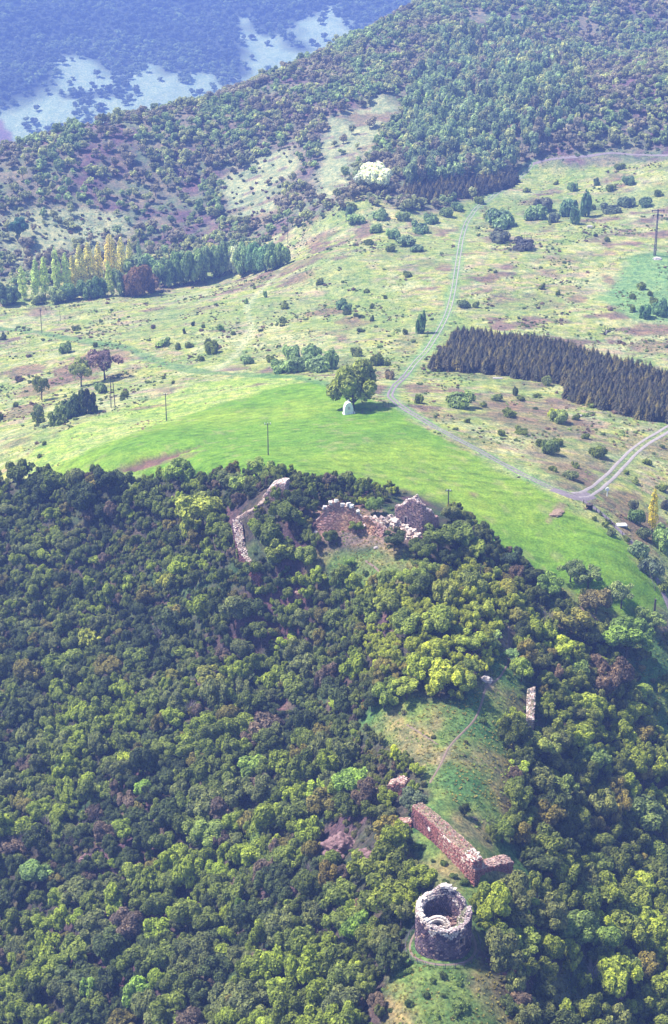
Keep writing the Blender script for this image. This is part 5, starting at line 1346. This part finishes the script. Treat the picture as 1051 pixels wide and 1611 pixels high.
shield, rows_s, org_s = wall_run('shield_wall', 'broad high rubble shield wall with earthy orange patches', [G(496,838), G(535,836), G(570,840), G(600,846)], 1.6, lerp_pts((0,2.2),(.12,5.0),(.25,6.8),(.5,5.6),(.8,3.4),(1,1.4)), lerp_pts((0,2.4),(.12,5.2),(.25,7.0),(.5,5.8),(.8,3.4),(1,1.4)), c_shield, 1, sl=.5, sh=.32, sink=1.2, batter=2.2, rough=2.4)
for k, f in enumerate(np.linspace(.14, .62, 7)):
    i = int(f * (len(rows_s) - 1)); p = rows_s[i][2]
    b_ = MB(); b_.box((0, 0, 0), (rnd.uniform(.8, 1.1), rnd.uniform(.7, 1.0), rnd.uniform(.6, .85)), None, hsv_j((.70, .64, .57), .12), .16)
    o = obj('capstone', b_.mesh('capstone', M_STONE), shield, p + Vector((0, 0, .3)), rnd.uniform(0, 1)); o.rotation_euler[0] = rnd.gauss(0, .2)
rr0 = G(620,828)
rub = thing('rubble_ridge', 'ridge of tumbled pale blocks between shield wall and gate tower', 'rubble', rr0)
line = ground([(576,822),(588,822),(600,826),(612,822),(622,824),(632,832),(642,838),(652,846),(658,850)])
rl = smooth_line(line, .8)
for k in range(58):
    p = rl[int(rnd.random() * len(rl))] + np.array([rnd.gauss(0, .7), rnd.gauss(0, .9)])
    b_ = MB(); sz = rnd.uniform(.5, 1.35); b_.box((0, 0, 0), (sz, sz * rnd.uniform(.6, .9), sz * rnd.uniform(.4, .7)), None, hsv_j(mixt(PALE, PINK, rnd.random() * .5), .12), sz * .14)
    o = obj('stone', b_.mesh('stone', M_STONE), rub, (p[0] - rr0.x, p[1] - rr0.y, gz(*p) - rr0.z + sz * .2 + rnd.uniform(.3, 1.6)), rnd.uniform(0, 3)); o.rotation_euler[0] = rnd.gauss(0, .3); o.rotation_euler[1] = rnd.gauss(0, .3)
rm = MB()
for k in range(420):
    p = rl[int(rnd.random() * len(rl))] + np.array([rnd.gauss(0, 1.0), rnd.gauss(0, 1.1)]); d_ = math.exp(-line_dist(np.array([p[0]]), np.array([p[1]]), rl[::3])[0] ** 2 / 1.2)
    rm.box((p[0] - rr0.x, p[1] - rr0.y, gz(*p) - rr0.z + rnd.uniform(-.1, 1.5) * d_), (rnd.uniform(.3, .9), rnd.uniform(.3, .8), rnd.uniform(.2, .6)), None, hsv_j(mixt(PALE, PINK, rnd.random()), .2), .1)
obj('small_rubble', rm.mesh('small_rubble', M_STONE), rub)['kind'] = 'stuff'
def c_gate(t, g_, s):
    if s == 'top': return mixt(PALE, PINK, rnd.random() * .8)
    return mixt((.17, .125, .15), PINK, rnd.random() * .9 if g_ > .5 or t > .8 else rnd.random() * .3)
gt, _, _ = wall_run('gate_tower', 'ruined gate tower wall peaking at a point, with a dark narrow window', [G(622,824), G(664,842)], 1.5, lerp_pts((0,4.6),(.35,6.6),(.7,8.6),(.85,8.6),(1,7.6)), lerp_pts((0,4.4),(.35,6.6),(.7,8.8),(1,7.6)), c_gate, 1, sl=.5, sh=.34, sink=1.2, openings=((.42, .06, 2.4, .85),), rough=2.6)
wall_run('gate_side_wall', 'sloping side wall of the gate tower with pale broken top', [G(666,842), G(690,828)], 1.8, lerp_pts((0,7.2),(.5,5.0),(1,2.0)), lerp_pts((0,7.6),(.5,5.6),(1,2.2)), lambda t, g_, s: PALE if s == 'top' and rnd.random() < .75 else mixt(PINK, (.34, .2, .2), rnd.random()), 1, sink=1.2, openings=((.35, .12, .8, .7),), rough=2.0)
wall_run('gate_back_wall', 'overgrown back wall of the gate tower', [G(626,808), G(655,806)], 1.2, lerp_pts((0,1.4),(.5,2.0),(1,3.0)), lerp_pts((0,1.4),(.5,2.2),(1,3.0)), lambda t, g_, s: mixt(PINK, (.16, .17, .07), .6), 1)

# --- rocks
def rock(name, label, u, v, w, d, h, mat, seed, cat='rock', rz=0, tilt=0):
    import bmesh
    bm = bmesh.new(); bmesh.ops.create_icosphere(bm, subdivisions=5, radius=1)
    for q in bm.verts:
        c = q.co.copy(); f = 1 + .38 * mnoise.fractal(c * 1.3 + Vector((seed, 0, 0)), .8, 2.2, 5) 
        strata = .05 * math.sin((c.z * 9 + c.x * 2) + 2 * mnoise.noise(c * 2 + Vector((seed, 3, 0))))
        c = c * (f + strata); q.co = Vector((c.x * w, c.y * d, c.z * h))
    me = bpy.data.meshes.new(name); bm.to_mesh(me); bm.free(); me.materials.append(mat)
    p = G(u, v)
    o = thing(name, label, cat, p, rz, None, me); o.rotation_euler[1] = tilt
    return o
rock('rock_outcrop', 'large red layered rock outcrop in the wood left of the curtain wall', 538, 1340, 4.3, 2.8, 3.4, M_ROCK, 1, rz=-.2)
rock('rock_slab', 'flat reddish rock tail to the right of the outcrop', 578, 1346, 2.6, 1.4, 1.2, M_ROCK, 2, rz=-.3)
rock('rock_ledge', 'short pinkish streaked ledge below the outcrop', 466, 1402, 1.6, 1.2, 2.0, M_ROCK, 3)
rock('rock_sliver', 'slender pale rock sliver high on the wooded slope', 272, 1012, .7, .5, 2.2, M_ROCKP, 4, tilt=-.4)
rock('bare_rock', 'purplish rock patch left of the pale sliver', 245, 1032, 1.6, 1.2, 1.0, M_ROCK, 5)
rock('pale_rock', 'pale rock pile where the footpath bends at the clearing', 765, 1070, 1.3, .9, 1.0, M_ROCKP, 6)
rock('pale_rock', 'small pale rock low on the left slope by the photo edge', 15, 1372, .4, .4, 1.3, M_ROCKP, 7, tilt=.3)
rock('rock_step', 'dark purplish rock step above the dark hollow', 968, 1560, 2.0, 1.4, 1.5, M_ROCK, 8)
rock('rock_step', 'reddish crumbly rock step at the bottom right of the tower slope', 905, 1592, 2.2, 1.4, 1.2, M_ROCK, 9)
rock('bare_rock', 'reddish bank just right of the return wall', 838, 1352, 2.4, 1.2, 1.3, M_ROCK, 10, rz=.5)
rock('bare_rock', 'purple bare rock on the lower left slope', 140, 1352, 2.0, 1.3, 1.4, M_ROCK, 11)
rock('bare_rock', 'purple bare rock among trees in the middle of the slope', 300, 1146, 1.2, 1.0, 1.2, M_ROCK, 12)
rock('pit_dark_lump', 'low dark lump standing in for a dark pit behind the curtain wall', 742, 1289, 1.0, .6, .4, M_BARK, 13)  # dark lump added for the darkness of a pit; no mouth is modelled
rock('boulder', 'small pink boulder at the foot of the steel pylon', 1034, 408, 1.9, 1.4, 1.1, M_CONC, 14)
rock('boulder', 'little pale boulder right below the shield wall', 592, 862, .6, .4, .4, M_ROCKP, 15)
rock('boulder', 'little white boulder left of the shield wall foot', 497, 838, .6, .5, .5, M_ROCKP, 16)
rock('earth_heap', 'brown earth heap just below the track junction', 876, 806, 2.6, 1.5, .28, mat_soil('brown_earth', (.18,.12,.08), (.34,.24,.17), 2), 18, cat='earth heap', rz=.9)

# --- culvert pipe, slabs
def pipe(name, label, a, b, r, mat):
    A, B = G(*a), G(*b); m = MB(); d = B - A
    m.tube((0, 0, .4), (d.x, d.y, d.z + .4), r, r, 10)
    return thing(name, label, 'pipe', A, 0, None, m.mesh(name, mat))
pipe('culvert_pipe', 'straight grey-violet pipe lying between the trees at the right', (1009,1388), (1026,1362), .32, M_METAL)
def slab(name, label, u, v, w, d, h, mat, rz=0, cat='slab', parts=3):
    p = G(u, v); t = thing(name, label, cat, p, rz)
    for k in range(parts):
        m = MB(); m.box((0, (k - (parts - 1) / 2) * d / parts, h / 2 + .05), (w * rnd.uniform(.9, 1), d / parts * .92, h), None, None, .03)
        obj('board', m.mesh('board', mat), t)
slab('white_slab', 'white concrete slab lying beside the lower lane', 976, 827, 3.4, 1.8, .35, M_WHITE, .1)
slab('plank_stack', 'pale planks lying in the scrub below the plantation', 908, 655, 3.4, .9, .3, M_CONC, .3, 'planks')
slab('plank_stack', 'pale plank lying at the front edge of the plantation', 783, 596, 3.6, .7, .3, M_CONC, -.05, 'planks', 2)
slab('concrete_block', 'pale block in the upper pasture near the steel pylon', 928, 358, 2.6, 1.6, .8, M_CONC, .1, 'block', 2)

# ------------------------------------------------------------------ white shrine under the linden
def shrine():
    p = G(548,651); k = to_photo(*p)[2] / FPX
    t = thing('white_shrine', 'small whitewashed wayside shrine with rounded shoulders under the big tree', 'shrine', p, .25)
    w, d, h = 15 * k, 9 * k, 20 * k
    m = MB(); prof = [(-.5, 0), (.5, 0), (.47, .45), (.40, .72), (.24, .93), (-.02, 1.0), (-.26, .92), (-.40, .74), (-.49, .45)]
    for s_ in (-1, 1):
        pts_ = [(x * w, s_ * d / 2, z * h - (.4 if z == 0 else 0)) for x, z in prof]
        m.face(pts_ if s_ < 0 else pts_[::-1])
    for i in range(len(prof)):
        a, b = prof[i], prof[(i + 1) % len(prof)]
        q = [(a[0] * w, -d / 2, a[1] * h - (.4 if a[1] == 0 else 0)), (a[0] * w, d / 2, a[1] * h - (.4 if a[1] == 0 else 0)), (b[0] * w, d / 2, b[1] * h - (.4 if b[1] == 0 else 0)), (b[0] * w, -d / 2, b[1] * h - (.4 if b[1] == 0 else 0))]
        m.face(q)
    obj('shrine_body', m.mesh('shrine_body', M_WHITE), t)
    b = MB(); b.box((w * .35, -d * .3, .25), (w * .6, d * .9, .7), None, None, .05); b.box((0, 0, .05), (w * 1.12, d * 1.2, .4), None, None, .03)
    obj('plinth', b.mesh('plinth', M_WHITE), t)
    n_ = MB(); n_.box((0, -d / 2 - .02, h * .55), (w * .26, .08, h * .24)); nn_ = obj('niche', n_.mesh('niche', M_CONC), t)
    c = MB(); c.box((0, 0, h + .35), (.12, .12, .9)); c.box((0, 0, h + .5), (.5, .12, .12)); obj('cross', c.mesh('cross', M_WHITE), t)
shrine()

# ------------------------------------------------------------------ poles
def pole(label, u, v, hpx, arms=1, insul=3, r=.17, group=None, name='electricity_pole', cat='pole', lean=0):
    p = G(u, v); D = to_photo(*p)[2]; h = hpx * D / FPX / .93
    t = thing(name, label, cat, p, rnd.uniform(-.2, .2), group); t.rotation_euler[0] = lean
    m = MB(); m.tube((0, 0, -.6), (0, 0, h), r, r * .7, 8); obj('shaft', m.mesh('shaft', M_WOOD), t)
    for k in range(arms):
        z = h - .35 - k * .9; a = MB(); a.box((0, 0, z), (1.9 - .3 * k, .14, .14)); ar = obj('crossarm', a.mesh('crossarm', M_WOOD), t)
        for j in range(insul):
            x = (j - (insul - 1) / 2) * .8; q = MB(); q.tube((x, 0, z + .05), (x, 0, z + .42), .13, .09, 7); obj('insulator', q.mesh('insulator', M_PORC), ar)
    return t
pole('nearest electricity pole, with white insulators, standing in the green field', 422, 716, 50)
pole('electricity pole at the edge of the yellow strip of field', 262, 662, 42, 1, 2)
pole('slender pole alone on the pale pasture below the poplars', 66, 524, 38, 1, 2)
pole('pole half sunk behind the castle scrub at the field edge', 705, 802, 32, 1, 2)
pole('small pole on the hill track end of the valley row', 453, 384, 32, 1, 2)
pole('tiny faint pole just right of the lone pasture pole', 95, 505, 16, 0, 0, .12)
pole('weathered post among the trees at the knoll edge', 744, 862, 34, 0, 0, .28, name='wooden_post', cat='post')
pole('weathered post rising from the top of the knoll', 755, 925, 34, 0, 0, .22, name='wooden_post', cat='post')
pole('leaning dark post at the lower corner of the green field', 1029, 968, 28, 0, 0, .34, name='wooden_post', cat='post', lean=.1)
def double_pole():
    p = G(178, 641); D = to_photo(*p)[2]; h = 48 * D / FPX / .93
    t = thing('double_pole', 'double-legged wooden pole beside the purple bare tree', 'pole', p)
    for s_ in (-1, 1):
        m = MB(); m.tube((s_ * .75, 0, -.6), (s_ * .35, 0, h), .16, .12, 8); obj('leg', m.mesh('leg', M_WOOD), t)
    a = MB(); a.box((0, .02, h - .3), (2.4, .14, .16)); obj('crossarm', a.mesh('crossarm', M_WOOD), t)
    a = MB(); a.box((0, -.03, h * .5), (1.5, .12, .14)); obj('brace', a.mesh('brace', M_WOOD), t)
double_pole()
def pylon():
    p = G(1030, 402); D = to_photo(*p)[2]; h = 68 * D / FPX / .93; w = 1.0
    w = .42
    t = thing('steel_pylon', 'tall narrow violet-grey lattice pylon with a wide head at the right edge', 'pylon', p)
    for sx_ in (-1, 1):
        for sy_ in (-1, 1):
            m = MB(); m.tube((sx_ * w, sy_ * w, -.5), (sx_ * w * .45, sy_ * w * .45, h), .14, .10, 5); obj('leg', m.mesh('leg', M_METAL), t)
    m = MB(); n_ = 14
    for k in range(n_):
        a, b = k / n_, (k + 1) / n_; wa, wb = w * (1 - .55 * a), w * (1 - .55 * b)
        for (x0, y0, x1, y1) in ((-1, -1, 1, -1), (1, -1, 1, 1), (1, 1, -1, 1), (-1, 1, -1, -1)):
            m.tube((x0 * wa, y0 * wa, a * h), (x1 * wb, y1 * wb, b * h), .07, .07, 4); m.tube((x0 * wb, y0 * wb, b * h), (x1 * wb, y1 * wb, b * h), .06, .06, 4)
    obj('lattice', m.mesh('lattice', M_METAL), t)['kind'] = 'stuff'
    for z, l in ((h - .4, 3.0), (h - 2.6, 2.4)):
        m = MB(); m.box((0, 0, z), (l * 2, .35, .35)); ar = obj('crossarm', m.mesh('crossarm', M_METAL), t)
        for x in (-l + .3, 0, l - .3):
            q = MB(); q.tube((x, 0, z - 1.0), (x, 0, z - .1), .2, .2, 6); obj('insulator', q.mesh('insulator', M_BARK), ar)
pylon()

def signpost():
    p = G(955, 781); t = thing('signpost', 'small white signpost with round head beside the track junction', 'signpost', p)
    m = MB(); m.tube((0, 0, -.3), (0, 0, 1.9), .14, .12, 7); obj('post', m.mesh('post', M_WHITE), t)
    m = MB(); m.tube((0, -.12, 2.1), (0, .12, 2.1), .55, .55, 12); obj('sign_disc', m.mesh('sign_disc', M_WHITE), t)
signpost()
def trough():
    p = G(927, 800); t = thing('water_tank', 'squat dark round tank beside the lane at the junction', 'tank', p)
    m = MB(); m.tube((0, 0, -.2), (0, 0, 1.3), .95, .9, 14); obj('tank_body', m.mesh('tank_body', M_DARK), t)
    m = MB(); m.tube((0, 0, 1.28), (0, 0, 1.42), .98, .7, 14); obj('tank_lid', m.mesh('tank_lid', M_BARK), t)
    m = MB(); m.tube((0, 0, 1.4), (0, 0, 1.8), .12, .12, 6); obj('valve', m.mesh('valve', M_METAL), t)
trough()
def fence(label, uv, step=4.0, h=1.2):
    Ln = smooth_line(ground(uv), 1.0); o = Vector((Ln[0][0], Ln[0][1], gz(*Ln[0]))); t = thing('post_fence', label, 'fence', o)
    L = np.concatenate([[0], np.cumsum(np.hypot(*np.diff(Ln, axis=0).T))]); prev = None; wires = [MB(), MB()]
    for s_ in np.arange(0, L[-1], step):
        x = np.interp(s_, L, Ln[:, 0]); y = np.interp(s_, L, Ln[:, 1]); z = gz(x, y)
        m = MB(); m.tube((0, 0, -.3), (rnd.uniform(-.06, .06), 0, h), .10, .08, 6); obj('post', m.mesh('post', M_WOOD), t, (x - o.x, y - o.y, z - o.z))
        c = Vector((x - o.x, y - o.y, z - o.z))
        if prev:
            for k, w_ in enumerate(wires): w_.tube(prev + Vector((0, 0, .5 + .55 * k)), c + Vector((0, 0, .5 + .55 * k)), .025, .025, 4)
        prev = c
    for w_ in wires: obj('wire', w_.mesh('wire', M_METAL), t)
fence('wooden post fence along the lower lane', [(918,792),(940,806),(962,826),(985,850),(1008,882),(1025,915),(1036,945)])
fence('dark rail fence running from the shrine to the track bend', [(556,652),(580,648),(600,641),(614,636)], 3.0, 1.0)
fence('thin fence line crossing the upper right pasture', [(960,420),(985,400),(1010,396)], 5, 1.2)

def stump():
    p = G(953, 527); t = thing('uprooted_stump', 'uprooted tree stump with twisted limbs on the pasture above the plantation', 'stump', p, .2)
    m = MB(); m.tube((-.6, 0, .2), (.8, .2, 1.2), .55, .35, 8); m.tube((.8, .2, 1.2), (1.6, .2, 2.2), .35, .2, 7); obj('stem', m.mesh('stem', M_BARK), t)
    for e in ((4.0, .3, 2.1), (2.4, -.8, 3.0), (1.0, .5, 3.4), (-.6, .2, 3.2), (-1.9, -.6, 1.9), (-3.2, -.4, .9), (-2.2, .6, .4)):
        m = MB(); m.tube((.2, 0, .9), (e[0] * .5, e[1] * .5, e[2] * .7), .28, .18, 6); m.tube((e[0] * .5, e[1] * .5, e[2] * .7), e, .18, .06, 5); obj('limb', m.mesh('limb', M_BARK), t)
    m = MB(); m.tube((0, -.4, .5), (.1, -.45, 2.0), .3, .25, 6); obj('split_wood', m.mesh('split_wood', M_ROCKP), t)
stump()

# ------------------------------------------------------------------ the air
def haze_box():
    m = bpy.data.materials.new('haze_air'); m.use_nodes = True; nt = m.node_tree; nt.nodes.clear()
    out = nt.nodes.new('ShaderNodeOutputMaterial'); pv_ = nt.nodes.new('ShaderNodeVolumePrincipled')
    pv_.inputs['Color'].default_value = HAZE_COLOR
    pv_.inputs['Density'].default_value = HAZE_DENSITY
    pv_.inputs['Anisotropy'].default_value = 0.0
    nt.links.new(pv_.outputs[0], out.inputs['Volume'])
    mb = MB(); mb.box((0, 0, (196 - 370) / 2), (14000, 14000, 196 + 370))
    o = obj('haze', mb.mesh('haze', m)); o['kind'] = 'stuff'
HAZE_COLOR = (.26, .40, 1.0, 1); HAZE_DENSITY = 2.8e-4
haze_box()
